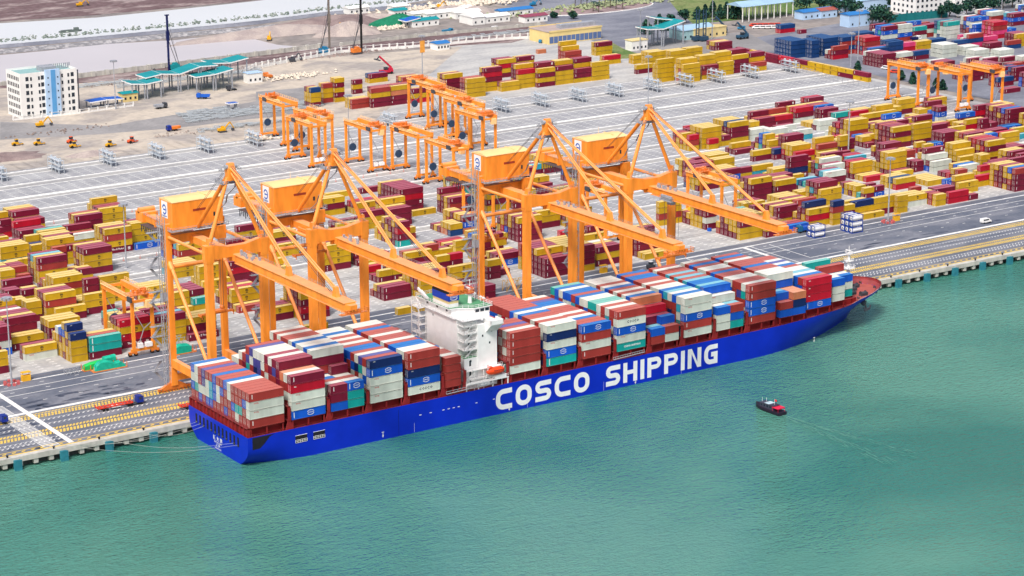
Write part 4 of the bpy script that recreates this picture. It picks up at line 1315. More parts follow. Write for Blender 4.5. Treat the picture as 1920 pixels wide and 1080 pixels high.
# ---------------------------------------------------------------- ship to shore cranes
def sts(cx, trolley_y, spreader_z, label, lift=True):
    root = empty('gantry_crane', (cx, 59, 4)); tag(root, label, 'crane', 'orange ship to shore cranes on the quay')
    def P_(b, nm, m, **kw): return part(b, nm, m, root, **kw)
    xl, xr = cx-10, cx+10; LS, SS = 74.0, 44.4; ZG = 57.6
    for x in (xl, xr):
        # landside leg (tapering) and waterside leg
        b = MB(); hw = 1.0
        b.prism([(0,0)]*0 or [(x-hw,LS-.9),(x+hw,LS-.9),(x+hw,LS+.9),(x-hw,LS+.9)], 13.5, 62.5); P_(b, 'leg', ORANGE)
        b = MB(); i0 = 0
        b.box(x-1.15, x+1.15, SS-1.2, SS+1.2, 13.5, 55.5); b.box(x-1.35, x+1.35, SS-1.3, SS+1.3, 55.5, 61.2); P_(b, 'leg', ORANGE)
        # portal beam along y with its inclined feet
        b = MB(); b.box(x-.85, x+.85, SS-.9, LS+.9, 12.6, 15.4)
        for yy in (SS, LS):
            s_ = 1 if yy == SS else -1
            b.prism([(x-1.2,6.0),(x+1.2,6.0),(x+.95,12.6),(x-.95,12.6)], yy-.9, yy+.9, axis=1)
        P_(b, 'portal_beam', ORANGE)
        for yy in (SS, LS):
            b = MB(); b.prism([(x-5.2,5.3),(x-4.4,4.75),(x+4.4,4.75),(x+5.2,5.3),(x+2.0,7.0),(x-2.0,7.0)], yy-.55, yy+.55, axis=1)
            for dx in (-4.4,-3.1,-1.7,-.5,.5,1.7,3.1,4.4): b.tube((x+dx,yy-.35,4.45),(x+dx,yy+.35,4.45),.42,.42,10)
            for s_ in (-1,1): b.box(x+s_*5.6-.4, x+s_*5.6+.4, yy-.5, yy+.5, 4.5, 5.4)
            P_(b, 'bogie', ORANGE2)
        b = MB(); b.tube((x,LS-.6,49.5),(x,SS+.8,17.2),.62,.62,10); b.tube((x,LS-.9,49),(x,LS-2.6,47.2),.95,.8,10)
        P_(b, 'brace', ORANGE)
        b = MB(); b.tube((x,LS-.8,58),(x,SS+1,58),.55,.55,10); P_(b, 'brace', ORANGE)
    b = MB(); b.tube((xl,LS-.2,47.5),(xr,LS-.2,47.5),.7,.7,10); P_(b, 'tie_beam', ORANGE)
    b = MB(); b.prism([(xl-1.6,56.6),(xr+1.6,56.6),(xr+1.6,61.4),(xr-1.2,61.4),(cx+3.2,60.2),(cx-3.2,60.2),(xl+1.2,61.4),(xl-1.6,61.4)], SS-1.1, SS+1.1, axis=1); P_(b, 'cross_beam', ORANGE)
    b = MB(); b.box(xl, xr, LS-1.0, LS+1.0, 55.6, 58.6); P_(b, 'cross_beam', ORANGE)
    
    for yy in (LS, SS): b = MB(); b.box(xl+1.1, xr-1.1, yy-.7, yy+.7, 7.6, 9.9); P_(b, 'sill_beam', ORANGE)
    # girder, boom, machinery house, A-frame
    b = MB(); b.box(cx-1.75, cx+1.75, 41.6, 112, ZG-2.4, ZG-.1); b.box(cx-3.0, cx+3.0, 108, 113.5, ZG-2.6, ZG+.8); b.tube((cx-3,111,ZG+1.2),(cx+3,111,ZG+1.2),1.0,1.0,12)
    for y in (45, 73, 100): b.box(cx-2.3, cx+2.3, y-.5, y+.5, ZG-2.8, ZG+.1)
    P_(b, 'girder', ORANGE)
    b = MB(); b.box(cx-1.85, cx+1.85, -29.5, 41.2, ZG-2.4, ZG); b.prism([(cx-1.85,-29.5),(cx+1.85,-29.5),(cx+1.2,-31.6),(cx-1.2,-31.6)][::-1], ZG-2.2, ZG-.3)
    b.box(cx-2.3, cx+2.3, -29.5, 41.2, ZG-2.75, ZG-2.55); b.box(cx-2.25, cx+2.25, -29.5, 41.2, ZG-.02, ZG+.12)
    for y in (8.5, -21): b.prism([(y-1.3,ZG+.12),(y+1.3,ZG+.12),(y+.5,ZG+3.2),(y-.5,ZG+3.2)], cx-.7, cx+.7, axis=0)
    P_(b, 'boom', ORANGE)
    b = MB(); b.box(cx-4.6, cx+4.6, -32.2, -30.2, ZG-2.9, ZG-2.7); b.rail([(cx-4.6,-32.2,ZG-2.7),(cx+4.6,-32.2,ZG-2.7),(cx+4.6,-30.2,ZG-2.7)], 1.2, .12, 1.3)
    for k in range(5): b.box(cx-2.5+k*1.1, cx-1.9+k*1.1, -31.6, -30.8, ZG-2.7, ZG-1.7)
    P_(b, 'boom_tip_platform', ORANGE2)
    ap = Vector((cx, 46.0, 86.0))
    b = MB(); b.box(cx-1.3, cx+1.3, 44.7, 47.5, 81.5, 85.6); b.prism([(44.9,85.6),(47.3,85.6),(46.7,87.2),(45.5,87.2)], cx-1.1, cx+1.1, axis=0); P_(b, 'apex', ORANGE)
    b = MB(); 
    b.tube((cx-2.1,46,86.0),(cx+2.1,46,86.0),.75,.75,12)
    b.rail([(cx-3.4,45,84.4),(cx-3.4,47.5,84.4),(cx-1.4,47.5,84.4)], 1.1, .12, .8); b.rail([(cx+3.4,45,84.4),(cx+3.4,47.5,84.4),(cx+1.4,47.5,84.4)], 1.1, .12, .8)
    P_(b, 'apex_sheaves', GREY)
    for x in (xl+.3, xr-.3):
        b = MB(); b.tube((x,SS,60.8),(cx+(1.2 if x > cx else -1.2),46.1,82.5),.72,.62,12); b.prism([(SS-1.3,60.9),(SS+1.3,60.9),(SS+.6,63.6),(SS-.6,63.6)], x-.5, x+.5, axis=0); P_(b, 'a_frame_leg', ORANGE)
    b = MB(); b.tube((cx-.3,70.6,61),(cx-.2,47,83.5),.72,.72,12); P_(b, 'backstay', ORANGE)
    for s_ in (-1, 1):
        b = MB(); b.tube((cx+s_*.4,8.5,ZG+3),(cx+s_*.4,45.4,84.4),.3,.3,8); P_(b, 'forestay', ORANGE)
        b = MB(); b.tube((cx+s_*.4,-21,ZG+2.4),(cx+s_*.4,45.2,85.6),.3,.3,8); P_(b, 'forestay', ORANGE)
    b = MB()
    for s_ in (-.3,.3): b.tube((cx+s_,45.2,86.4),(cx+s_,-18,ZG+1),.07,.07,5); b.tube((cx+s_,47,86.4),(cx+s_,72,66),.07,.07,5)
    P_(b, 'hoist_ropes', DGREY)
    hx0, hx1, hy0, hy1 = cx-9.2, cx+9.6, 71.3, 80.8
    b = MB(); b.box(hx0, hx1, hy0, hy1, 61.0, 70.0); b.box(hx0-.05, hx1+.05, hy0-.05, hy1+.05, 60.6, 61.0); b.box(hx1-3.4, hx1-.2, hy0-2.2, hy0, 55.8, 60.5)
    hs_ = P_(b, 'machinery_house', ORANGE)
    b = MB(); ym = (hy0+hy1)/2; b.prism([(hy0-.15,69.95),(hy1+.15,69.95),(hy1+.15,70.15),(ym+1.5,70.75),(ym-1.5,70.75),(hy0-.15,70.15)], hx0-.15, hx1+.15, axis=0)
    b.box(cx+4, cx+4.3, ym-3, ym+3, 70.8, 71.0); b.tube((cx+1,ym+2,70.7),(cx+1,ym+2,73.5),.06,.04,5)
    rf = part(b, 'roof', PALEOR, hs_)
    b = MB(); b.box(cx-1.6, cx+3.2, hy0-.06, hy0-.01, 66.2, 67.0); part(b, 'vent', mat('vent_brown', (.33,.045,.02), .6, .1), hs_)
    b = MB(); b.box(hx1-3.6, hx1-2.9, hy0-.06, hy0-.01, 63.6, 65.0); part(b, 'window', GLASS, hs_)
    b = MB(); b.box(hx0-.09, hx0-.01, hy0+3.6, hy0+8.0, 64.0, 69.6); sgn = part(b, 'sign', WHITE, hs_)
    b = MB(); yc_, zc_ = hy0+5.8, 66.8
    for k in range(10):
        a0, a1 = R(30*k+15), R(30*k+45)
        b.bar((hx0-.11,yc_+1.35*math.cos(a0),zc_+1.55*math.sin(a0)),(hx0-.11,yc_+1.35*math.cos(a1),zc_+1.55*math.sin(a1)),.02,.5)
    b.box(hx0-.12, hx0-.1, yc_-.9, yc_+.9, zc_-.25, zc_+.25); b.box(hx0-.12, hx0-.1, yc_-1.6, yc_+1.6, zc_-2.4, zc_-2.05)
    part(b, 'emblem', BLUEP, sgn)
    # walkways, lift and stairs
    b = MB(); b.box(hx0-1.2, hx1+1.2, hy0-1.5, hy1+1.0, 60.3, 60.5); b.rail([(hx0-1.2,hy1+1,60.5),(hx0-1.2,hy0-1.5,60.5),(hx1+1.2,hy0-1.5,60.5),(hx1+1.2,hy1+1,60.5)], 1.1, .09, 1.5)
    b.rail([(cx+2.2,41,ZG),(cx+2.2,-29,ZG)], 1.0, .06, 3.2)
    b.rail([(cx-2.5,108,ZG),(cx-2.5,82,ZG)], 1.1, .08, 1.6); b.rail([(cx+2.5,108,ZG),(cx+2.5,82,ZG)], 1.1, .08, 1.6)
    b.rail([(xl,SS-1.2,61.4),(xr,SS-1.2,61.4)], 1.1, .08, 1.6)
    b.box(cx-3.6, cx+3.6, 45.3, 50, 80.4, 80.55); b.rail([(cx-3.6,45.3,80.5),(cx+3.6,45.3,80.5),(cx+3.6,50,80.5),(cx-3.6,50,80.5),(cx-3.6,45.3,80.5)], 1.1, .1, 1.2)
    for k in range(6): b.bar((cx+4+(k%2)*1.2,50+k*3.4,80.4-k*3.3),(cx+4+((k+1)%2)*1.2,50+(k+1)*3.4,80.4-(k+1)*3.3),.5,.12)
    P_(b, 'walkways', GREY)
    b = MB(); lx, ly = xl-2.0, LS+.6
    for dx in (-.9,.9):
        for dy in (-.9,.9): b.box(lx+dx-.1, lx+dx+.1, ly+dy-.1, ly+dy+.1, 5, 66)
    z = 6
    while z < 65:
        for dx0, dy0, dx1, dy1 in ((-.9,-.9,.9,-.9),(-.9,-.9,-.9,.9)): b.bar((lx+dx0,ly+dy0,z),(lx+dx1,ly+dy1,z),.1); b.bar((lx+dx0,ly+dy0,z),(lx+dx1,ly+dy1,z+2.9),.08)
        z += 3
    b.box(lx-.8, lx+.8, ly-.8, ly+.8, 36, 38.6)
    P_(b, 'lift_mast', GREY)
    b = MB(); z = 8; k = 0; sx = xl-4.6
    while z < 58:
        s_ = 1 if k % 2 else -1
        b.bar((sx-1.4*s_,LS+2.0,z),(sx+1.4*s_,LS+2.0,z+3.4),.16,.8); b.box(sx-2.2, sx+2.6, LS+1.2, LS+2.8, z+3.3, z+3.42)
        b.rail([(sx-2.2,LS+1.2,z+3.42),(sx+2.2,LS+1.2,z+3.42)], 1.0, .07, 1.1)
        z += 8.5 if k % 2 else 3.6; k += 1
    P_(b, 'stairs', GREY)
    b = MB(); b.rail([(cx-6,SS+1.4,61.4),(cx+7,SS+1.4,61.4)], 1.1, .09, 1.5)
    P_(b, 'hinge_railing', GREY)
    for k in range(8):
        b = MB(); a_ = random.uniform(-1.5,.9); y = 40.5-k*1.5; b.box(cx+a_, cx+a_+.6, y-.5, y+.4, ZG+.1, ZG+random.uniform(.7,1.8)); P_(b, 'hinge_motor', GREY)
    b = MB(); b.box(cx-4.6, cx+4.2, 84, 107, ZG-2.8, ZG-2.65)
    for k in range(16): y = 84.6+k*1.45; b.box(cx-4.4, cx-4.1, y, y+.25, ZG-5.2+.5*(k%3), ZG-2.8); b.box(cx+3.6, cx+3.9, y, y+.25, ZG-4.6+.4*(k%4), ZG-2.8)
    P_(b, 'cable_festoon', DGREY)
    # trolley, operator cab, ropes and spreader
    ty = trolley_y; b = MB(); b.box(cx-3.2, cx+3.2, ty-3.4, ty+3.4, ZG-3.3, ZG-2.8); b.rail([(cx-3.2,ty-3.4,ZG-2.8),(cx+3.2,ty-3.4,ZG-2.8)], 1.0, .1, 1.0); b.rail([(cx-3.2,ty-3.4,ZG-2.8),(cx-3.2,ty+3.4,ZG-2.8)], 1.0, .1, 1.0)
    for s_ in (-1, 1): b.box(cx+s_*2.6-.3, cx+s_*2.6+.3, ty-3, ty+3, ZG-2.8, ZG-1.2)
    b.box(cx+1.6, cx+3.6, ty+2.6, ty+5.0, ZG-6.0, ZG-3.3)
    P_(b, 'trolley', GREY if lift else ORANGE)
    zs = spreader_z; b = MB()
    for dx in (-2.6,2.6):
        for dy in (-1,1): b.tube((cx+dx,ty+dy,ZG-3.3),(cx+dx*.9,ty+dy*.8,zs+1.6),.07,.07,5)
    P_(b, 'spreader_ropes', DGREY)
    b = MB(); b.box(cx-6.1, cx+6.1, ty-.5, ty-.15, zs, zs+.6); b.box(cx-6.1, cx+6.1, ty+.15, ty+.5, zs, zs+.6)
    for s_ in (-1,1): b.box(cx+s_*6.0-.25, cx+s_*6.0+.25, ty-1.2, ty+1.2, zs-.2, zs+.6); b.box(cx+s_*5.9-.1, cx+s_*5.9+.1, ty-1.2, ty-1.0, zs-.9, zs+1.0)
    b.box(cx-2.8, cx+2.8, ty-1.1, ty+1.1, zs+.6, zs+1.3); 
    for dx in (-2.3,2.3): b.tube((cx+dx,ty-.9,zs+1.9),(cx+dx,ty+.9,zs+1.9),.6,.6,10)
    P_(b, 'spreader', ORANGE2)
    b = MB(); b.tube((xr+3.0,SS+1.4,14.5),(xr+3.0,SS+1.8,14.5),2.3,2.3,22); b.tube((xr+3.0,SS+1.2,14.5),(xr+3.0,SS+2.0,14.5),.8,.8,12); P_(b, 'cable_reel', DGREY)
    return root
sts(20.0, 60, 33, 'leftmost orange ship to shore crane, beside the stern of the blue ship', False)
sts(58.5, 64, 47, 'second orange ship to shore crane from the left, over the aft bays', False)
sts(145.7, 82, 35, 'third orange ship to shore crane from the left, just forward of the bridge tower')
sts(190.8, 31.5, 33, 'rightmost orange ship to shore crane with its trolley out over the ship')

# ---------------------------------------------------------------- rubber tyred yard cranes
def rtg_proto():
    root = empty('yard_crane', (0,0,0)); SP = 23.5; WB = 7.6; H = 21.0
    for y in (0, SP):
        for x in (0, WB):
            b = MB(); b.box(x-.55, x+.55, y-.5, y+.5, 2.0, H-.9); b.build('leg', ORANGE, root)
        b = MB(); b.box(-1.2, WB+1.2, y-.4, y+.4, 1.7, 2.7); b.build('sill_beam', ORANGE, root)
        for x in (-.5, WB+.5):
            b = MB()
            b.box(x-1.6, x+1.6, y-.45, y+.45, 1.1, 1.7)
            for dx in (-1.1, 1.1): b.box(x+dx-.45, x+dx+.45, y-.5, y+.5, .8, 1.5)
            bg_ = b.build('bogie', ORANGE2, root)
            for dx in (-1.1, 1.1):
                b = MB(); b.tube((x+dx,y-.33,.75),(x+dx,y+.33,.75),.75,.75,14); b.build('wheel', BLACK, bg_)
        b = MB(); b.bar((0,y,H-3.4),(WB*.55,y,9.6),.22); b.bar((WB,y,H-9),(WB*.55,y,9.6),.22); b.bar((WB*.55,y,9.6),(WB*.2,y,3),.22); b.build('brace', GREY, root)
    for x in (0, WB):
        b = MB(); b.box(x-.7, x+.7, -.6, SP+.6, H-1.1, H+.9); b.build('girder', ORANGE, root)
    b = MB(); b.rail([(-.9,-.5,H+.9),(-.9,SP+.5,H+.9)], 1.1, .1, 2); b.rail([(WB+.9,-.5,H+.9),(WB+.9,SP+.5,H+.9)], 1.1, .1, 2); b.box(-1.2, -.55, -.5, SP+.5, H+.75, H+.85); b.build('walkway', PALEOR, root)
    for y in (-.9, SP+.4): b = MB(); b.box(-.4, WB+.4, y, y+.5, H-1.2, H-.2); b.build('end_beam', ORANGE, root)
    b = MB(); b.box(1.4, 3.3, -.9, .9, 2.9, 4.6); b.box(4.6, 6.9, -.9, .9, 2.9, 4.4); b.build('engine_box', WHITE, root)
    b = MB(); b.tube((WB*.45,SP-.6,8.0),(WB*.45,SP-.1,8.0),1.9,1.9,20); b.build('cable_reel', mat('reel_blue', (.03,.06,.12), .5, .2), root)
    return root
def rtg_trolley(root, ty):
    H = 21.0; b = MB(); b.box(-.5, 8.1, ty-2.6, ty+2.6, H+1.0, H+1.25)
    for k in range(8): b.box(random.uniform(0,6), random.uniform(6.2,7.5), ty+random.uniform(-2.4,1.6), ty+random.uniform(1.7,2.4), H+1.25, H+random.uniform(1.8,2.6)) if k < 2 else b.box(.3+k*.85, .9+k*.85, ty-1.6+(k%3)*.9, ty-.7+(k%3)*.9, H+1.25, H+2.0+(k%4)*.3)
    b.rail([(-.5,ty-2.6,H+1.25),(8.1,ty-2.6,H+1.25)], 1.1, .1, 1.4)
    t_ = b.build('trolley', ORANGE2, root)
    b = MB(); b.box(4.7, 7.0, ty-5.0, ty-2.7, H-3.4, H-.6); cb = b.build('cab', PALEOR, t_)
    b = MB(); b.box(4.9, 5.75, ty-5.04, ty-5.0, H-3.0, H-2.2); b.box(5.95, 6.8, ty-5.04, ty-5.0, H-3.0, H-2.2); b.box(4.9, 5.75, ty-5.04, ty-5.0, H-1.9, H-1.1); b.box(5.95, 6.8, ty-5.04, ty-5.0, H-1.9, H-1.1); b.build('window', GLASS, cb) if False else None
    b = MB(); b.box(-1.4, -.9, ty-5.2, ty-1.8, H-.6, H+1.2); b.build('electrical_cabinet', DGREY, t_)
rt0 = rtg_proto(); freeze(rt0); FAR = 23.5
RT_ = [  # pixel of a foot, which foot (far/near), trolley position, label
 (252,668,'n',3.0,'yard crane over the near left stacks beside the leftmost quay crane'),
 (491,259,'f',21,'farthest left yard crane, beside the construction site'),
 (541,299,'f',19,'yard crane just in front of the farthest left one'),
 (650,307,'f',4,'lone yard crane between the left group and the centre'),
 (736,320,'f',21,'yard crane behind the maroon stacks at centre left'),
 (767,223,'f',20,'rearmost yard crane of the centre group'),
 (836,262,'f',12,'middle yard crane of the centre group'),
 (856,285,'f',3,'front yard crane of the centre group'),
 (800,345,'f',6,'yard crane partly hidden by the house of the third quay crane'),
 (925,430,'n',12,'yard crane with a large cable reel behind the third quay crane'),
 (1135,455,'n',15,'yard crane between the third and fourth quay cranes'),
 (1352,432,'n',20,'yard crane straddling the stacks behind the boom of the rightmost quay crane'),
 (555,284,'f',5,'yard crane between the two leftmost far ones'),
 (803,243,'f',20,'yard crane squeezed into the rear of the centre group'),
 (1738,197,'f',20,'yard crane at the far right, middle one of three'),
 (1664,188,'f',3,'yard crane at the far right, left one of three'),
 (1800,193,'f',3,'yard crane at the far right, right one of three')]
for i, (u_, v_, w_, ty, lab) in enumerate(RT_):
    g_ = G(u_, v_); r_ = dup(rt0) if i else rt0
    r_.location = (g_.x, g_.y-(FAR if w_ == 'f' else 0), 4.0); tag(r_, 'orange rubber tyred '+lab, 'crane', 'orange yard cranes over the container blocks')
    rtg_trolley(r_, ty)

# ---------------------------------------------------------------- light masts
def light_mast(u_, v_, H, label):
    g_ = G(u_, v_); root = empty('light_mast', (g_.x, g_.y, 4)); tag(root, label, 'light mast', 'tall light masts of the port')
    b = MB(); b.tube((0,0,0),(0,0,H),.38,.16,8); b.build('pole', GREY, root)
    b = MB(); b.tube((0,0,H-.3),(0,0,H),1.5,1.6,12)
    for k in range(8):
        a = 2*math.pi*k/8; b.box(1.7*math.cos(a)-.32, 1.7*math.cos(a)+.32, 1.7*math.sin(a)-.32, 1.7*math.sin(a)+.32, H-.9, H-.2)
    b.build('lamp_ring', GREY, root)
    return root
M_ = [(22,720,31,'light mast beside the leftmost yard crane block, foot painted red and white',1),(237,503,27,'light mast behind the blue container at the left',0),
 (217,205,27,'light mast beside the white office block',0),(655,302,33,'light mast beside the lone yard crane',0),(792,143,24,'light mast behind the back yard stacks, carrying an orange banner',0),
 (1215,200,28,'light mast behind the tip of the rightmost quay crane',0),(903,562,32,'light mast between the third quay crane legs',1),(1590,297,28.5,'light mast inside the right hand blocks',0),
 (1665,417,29,'light mast at the front of the right hand block, foot painted red and white',1),(1595,127,21,'left one of two close light masts at the neighbouring terminal',0),(1608,125,34,'right one of two close light masts at the neighbouring terminal',0),(1335,73,31,'light mast beside the blue roofed shed',0),(1200,95,26,'light mast in front of the right hand gate canopy',0),(1878,20,26,'light mast in front of the trees at the far right',0)]
pad_m = mat('pad_red', (.55,.12,.12), .6, .2)
for u_, v_, h_, lab, pad in M_:
    r_ = light_mast(u_, v_, h_, 'grey '+lab)
    if pad:
        b = MB()
        for k in range(8):
            a = 2*math.pi*k/8; b.box(2.4*math.cos(a)-.45, 2.4*math.cos(a)+.45, 2.4*math.sin(a)-.45, 2.4*math.sin(a)+.45, 0, .9)
        b.build('guard_blocks', pad_m, r_)
    if 'banner' in lab: b = MB(); b.box(-1.6, 1.6, -.5, -.3, 14, 21); b.build('banner', mat('banner_orange', (.8,.35,.06), .6), r_)
# ---------------------------------------------------------------- reefer racks
rk = MB()
for y in (0, 4.4, 8.8, 13.2):
    for x in (0, 2.6): rk.box(x-.1, x+.1, y-.1, y+.1, 0, 6.4)
    for z in (2.0, 4.1, 6.2): rk.box(0, 2.6, y-.06, y+.06, z, z+.1)
for z in (2.0, 4.1, 6.2):
    rk.box(-.1, 2.7, -.2, 13.4, z, z+.07)
    for x in (-.1, 2.7): rk.bar((x,0,z+1.05),(x,13.2,z+1.05),.07)
for a, b_ in ((0,4.4),(8.8,4.4)): rk.bar((0,a,.2),(0,b_,6.2),.1); rk.bar((2.6,a,.2),(2.6,b_,6.2),.1)
for y in (1, 6.5, 11): rk.box(.9, 1.7, y, y+.8, 4.2, 7.4)
k0 = None
RKS = [(5,342),(107,325),(205,312),(293,298),(382,285),(469,271),(728,238),(806,223),(937,209),(1010,199),(1082,190),(1152,181),(1222,171),(1288,164),(1352,157),(1417,149),(1490,138)]
for i, (u_, v_) in enumerate(RKS):
    g_ = G(u_, v_)
    o = rk.build('reefer_rack', mat('rack_steel', (.50,.55,.60), .5, .15)) if k0 is None else k0.copy()
    if k0 is None: k0 = o
    else: COL.objects.link(o)
    o.location = (g_.x, 407.5, 4); tag(o, 'grey steel reefer rack at the back of the empty slots, %s from the left' % ORD[i], 'rack', 'steel reefer racks in a row')
# ---------------------------------------------------------------- tank containers, vehicles and small things on the apron
def tank(x, y, z, label):
    root = empty('tank_container', (x, y, z)); tag(root, label, 'tank', 'white tank containers on the apron')
    b = MB(); L, H_ = 6.06, 2.59
    for xx in (0, L-.2):
        for yy in (0, 2.24): b.box(xx, xx+.2, yy, yy+.2, 0, H_)
        for zz in (0, H_-.2): b.box(xx+.002, xx+.19, .2, 2.24, zz+.003, zz+.19)
        b.bar((xx+.1,.1,.1),(xx+.1,1.2,.5),.12); b.bar((xx+.1,2.3,.1),(xx+.1,1.2,.5),.12)
    for yy in (0, 2.24): b.box(.2, L-.2, yy+.003, yy+.19, .003, .22)
    for yy in (.01, 2.26): b.box(.2, L-.2, yy, yy+.14, H_-.16, H_-.01)
    b.build('frame', mat('frame_blue', (.01,.05,.32), .5, .1), root)
    b = MB(); b.tube((.45,1.22,1.32),(L-.45,1.22,1.32),1.1,1.1,20); b.tube((.2,1.22,1.32),(.45,1.22,1.32),.7,1.1,20); b.tube((L-.45,1.22,1.32),(L-.2,1.22,1.32),1.1,.7,20); b.build('tank_shell', WHITE, root, smooth=False)
    b = MB(); b.box(.12, .2, .95, 1.5, 1.0, 1.6); b.build('valve', DGREY, root)
ga = G(1527, 447); gb = G(1590, 437)
LR = ['lower', 'middle', 'upper']
for r in range(2):
    for t in range(2): tank(ga.x, ga.y+2.6*r, 4+2.6*t, 'white tank container in blue frame, %s %s one of the small group of four' % (['front','rear'][r], ['lower','upper'][t]))
for r in range(3):
    for t in range(3): tank(gb.x+.6, gb.y+2.6*r-2, 4+2.6*t, 'white tank container in blue frame, %s row, %s tier of the group of nine' % (['front','middle','rear'][r], LR[t]))
def wheels(root, xs, ys, r=.5, w=.3, m=BLACK):
    for x in xs:
        for y in ys: b = MB(); b.tube((x,y-w/2,r),(x,y+w/2,r),r,r,14); b.build('wheel', m, root)
def truck(x, y, rz, cabm, label, trailer=None, load=None, cat='truck'):
    root = empty('truck', (x, y, 4), rz); tag(root, label, cat)
    b = MB(); b.prism([(0,.9),(2.2,.9),(2.2,2.1),(1.9,3.1),(.1,3.2),(0,3.0)], -1.2, 1.2, axis=1); cb = b.build('cab', cabm, root)
    b = MB(); b.box(2.205, 2.24, -1.0, 1.0, 1.95, 2.75); b.build('windscreen', GLASS, cb); b = MB(); b.box(.6, 1.5, -1.23, -1.2, 1.9, 2.7); b.build('window', GLASS, cb)
    b = MB(); b.box(-3.6, 2.0, -.5, .5, .7, 1.0); b.build('chassis', DGREY, root)
    wheels(root, (1.2, -1.9, -3.1), (-1.0, 1.0))
    if trailer:
        b = MB(); b.box(-14.4, -1.6, -1.15, -.85, 1.15, 1.5); b.box(-14.4, -1.6, .85, 1.15, 1.15, 1.5)
        for k in range(9): b.box(-14.4+k*1.55, -14.1+k*1.55, -1.2, 1.2, 1.2, 1.6)
        for k in (0, 4, 8): b.box(-14.4+k*1.55, -14.1+k*1.55, -1.3, -1.15, 1.2, 2.0); b.box(-14.4+k*1.55, -14.1+k*1.55, 1.15, 1.3, 1.2, 2.0)
        b.build('trailer', trailer, root); wheels(root, (-12.2, -10.9), (-1.0, 1.0)); 
        b = MB(); b.box(-9.2, -6.0, -1.0, 1.0, .7, 1.1); b.build('tool_box', WHITE, root)
    if load: b = MB(); b.prism([(-5.2,1.1),(-.3,1.1),(-.1,2.5),(-5.4,2.5)], -1.2, 1.2, axis=1); b.build('load_body', load, root)
    return root
TRAIL = mat('trailer_red', (.68,.06,.03), .5, .15); DBLUE = mat('cab_blue', (.01,.03,.26), .4, .1)
g_ = G(262, 762); truck(g_.x, 67.6, 0, DBLUE, 'dark blue truck pulling an empty red container trailer along the quay', TRAIL)
g_ = G(4, 797); truck(g_.x, g_.y+1, 0, DBLUE, 'dark blue truck cut off by the left edge on the quay')
g_ = G(352, 762); root = truck(g_.x+10.5, 53.8, 0, DBLUE, 'truck with red trailer half hidden behind the ship stern', TRAIL)
g_ = G(1502, 436); truck(g_.x, g_.y, math.pi, mat('cab_tealblue', (.02,.13,.25), .4, .1), 'blue green truck with a blue box parked before the right hand stacks', None, BLUEP)
def van(x, y, rz, m, label, cat='van'):
    root = empty(cat, (x, y, 4), rz); tag(root, label, cat)
    b = MB(); b.prism([(-2.6,.5),(2.6,.5),(2.7,1.15),(1.9,1.35),(1.2,2.15),(-2.5,2.2),(-2.7,1.2)], -.95, .95, axis=1); b.build('body', m, root)
    b = MB(); b.box(-2.2, 1.1, -.97, -.95, 1.3, 1.95); b.box(-2.2, 1.1, .95, .97, 1.3, 1.95); b.build('window', GLASS, root); wheels(root, (-1.7,1.7), (-.85,.85), .36, .22)
    return root
g_ = G(1848, 418); van(g_.x, g_.y, 0, WHITE, 'white van driving on the apron at the right')
g_ = G(1915, 246); van(g_.x, g_.y, 0, WHITE, 'white van among the stacks at the right edge')
# covered cargo under green tarpaulins
def tarp(poly, y0, y1, m, label, x, y, base):
    root = empty('covered_cargo', (x, y, 4)); tag(root, label, 'tarpaulin', 'cargo under green tarpaulins')
    b = MB(); n = len(poly); ys = [y0, y0+(y1-y0)*.15, (y0+y1)/2, y0+(y1-y0)*.85, y1]; sc = [.86, 1, 1.03, 1, .86]; rings = []
    random.seed(int(x*7))
    for yy, s_ in zip(ys, sc): rings.append([(px_+random.uniform(-.12,.12), yy, .3+(pz-.3)*s_+random.uniform(-.08,.08)) for px_, pz in poly])
    for i in range(4):
        for k in range(n-1): b.quad(rings[i][k], rings[i][k+1], rings[i+1][k+1], rings[i+1][k])
    b.quad(*rings[0][::-1]); b.quad(*rings[-1]); b.build('tarpaulin', m, root, fix=True)
    b = MB(); b.box(base[0], base[1], y0-.2, y1+.2, .0, .35)
    for xx in (base[0], base[1]-.2):
        for yy in (y0-.2, y1): b.box(xx, xx+.2, yy, yy+.2, .35, 2.2)
    b.build('flat_rack', ORANGE2, root)
TG1 = mat('tarp_green', (.01,.42,.28), .55, .2, .9); TG2 = mat('tarp_bright_green', (.02,.50,.10), .55, .2, .9)
g_ = G(180, 699)
tarp([(0,.3),(.5,2.3),(1.8,3.4),(4.4,3.5),(6.2,2.9),(7.8,2.2),(9.6,2.5),(11,1.4),(11.6,.3)], 0, 2.4, TG1, 'cargo under blue green tarpaulin on an orange flat rack, front one', g_.x, g_.y+.2, (-.8, 12))
tarp([(0,.3),(.3,2.0),(3,2.5),(7.0,2.8),(7.4,.3)], 0, 2.3, TG2, 'cargo under bright green tarpaulin just behind the front flat rack', g_.x-2.6, g_.y+3.4, (-.4, 11))
tarp([(0,.3),(.2,3.6),(4.6,3.9),(4.8,.3)], 0, 2.3, TG1, 'tall cargo under blue green tarpaulin behind the flat racks', g_.x+4.9, g_.y+3.6, (-.4, 6))
g_ = G(331, 668); tarp([(0,.3),(.3,3.0),(2.4,3.6),(5.4,3.2),(6.4,2.6),(6.6,.3)], 0, 2.4, TG1, 'cargo under blue green tarpaulin beside the legs of the leftmost quay crane', g_.x, g_.y+1, (-.2, 8.4))
def blockthing(name, cat, label, u_, v_, boxes, m, dy=0, z=4):
    g_ = G(u_, v_); b = MB()
    for q_ in boxes: b.box(*q_)
    o = b.build(name, m); o.location = (g_.x, g_.y+dy, z); tag(o, label, cat); return o
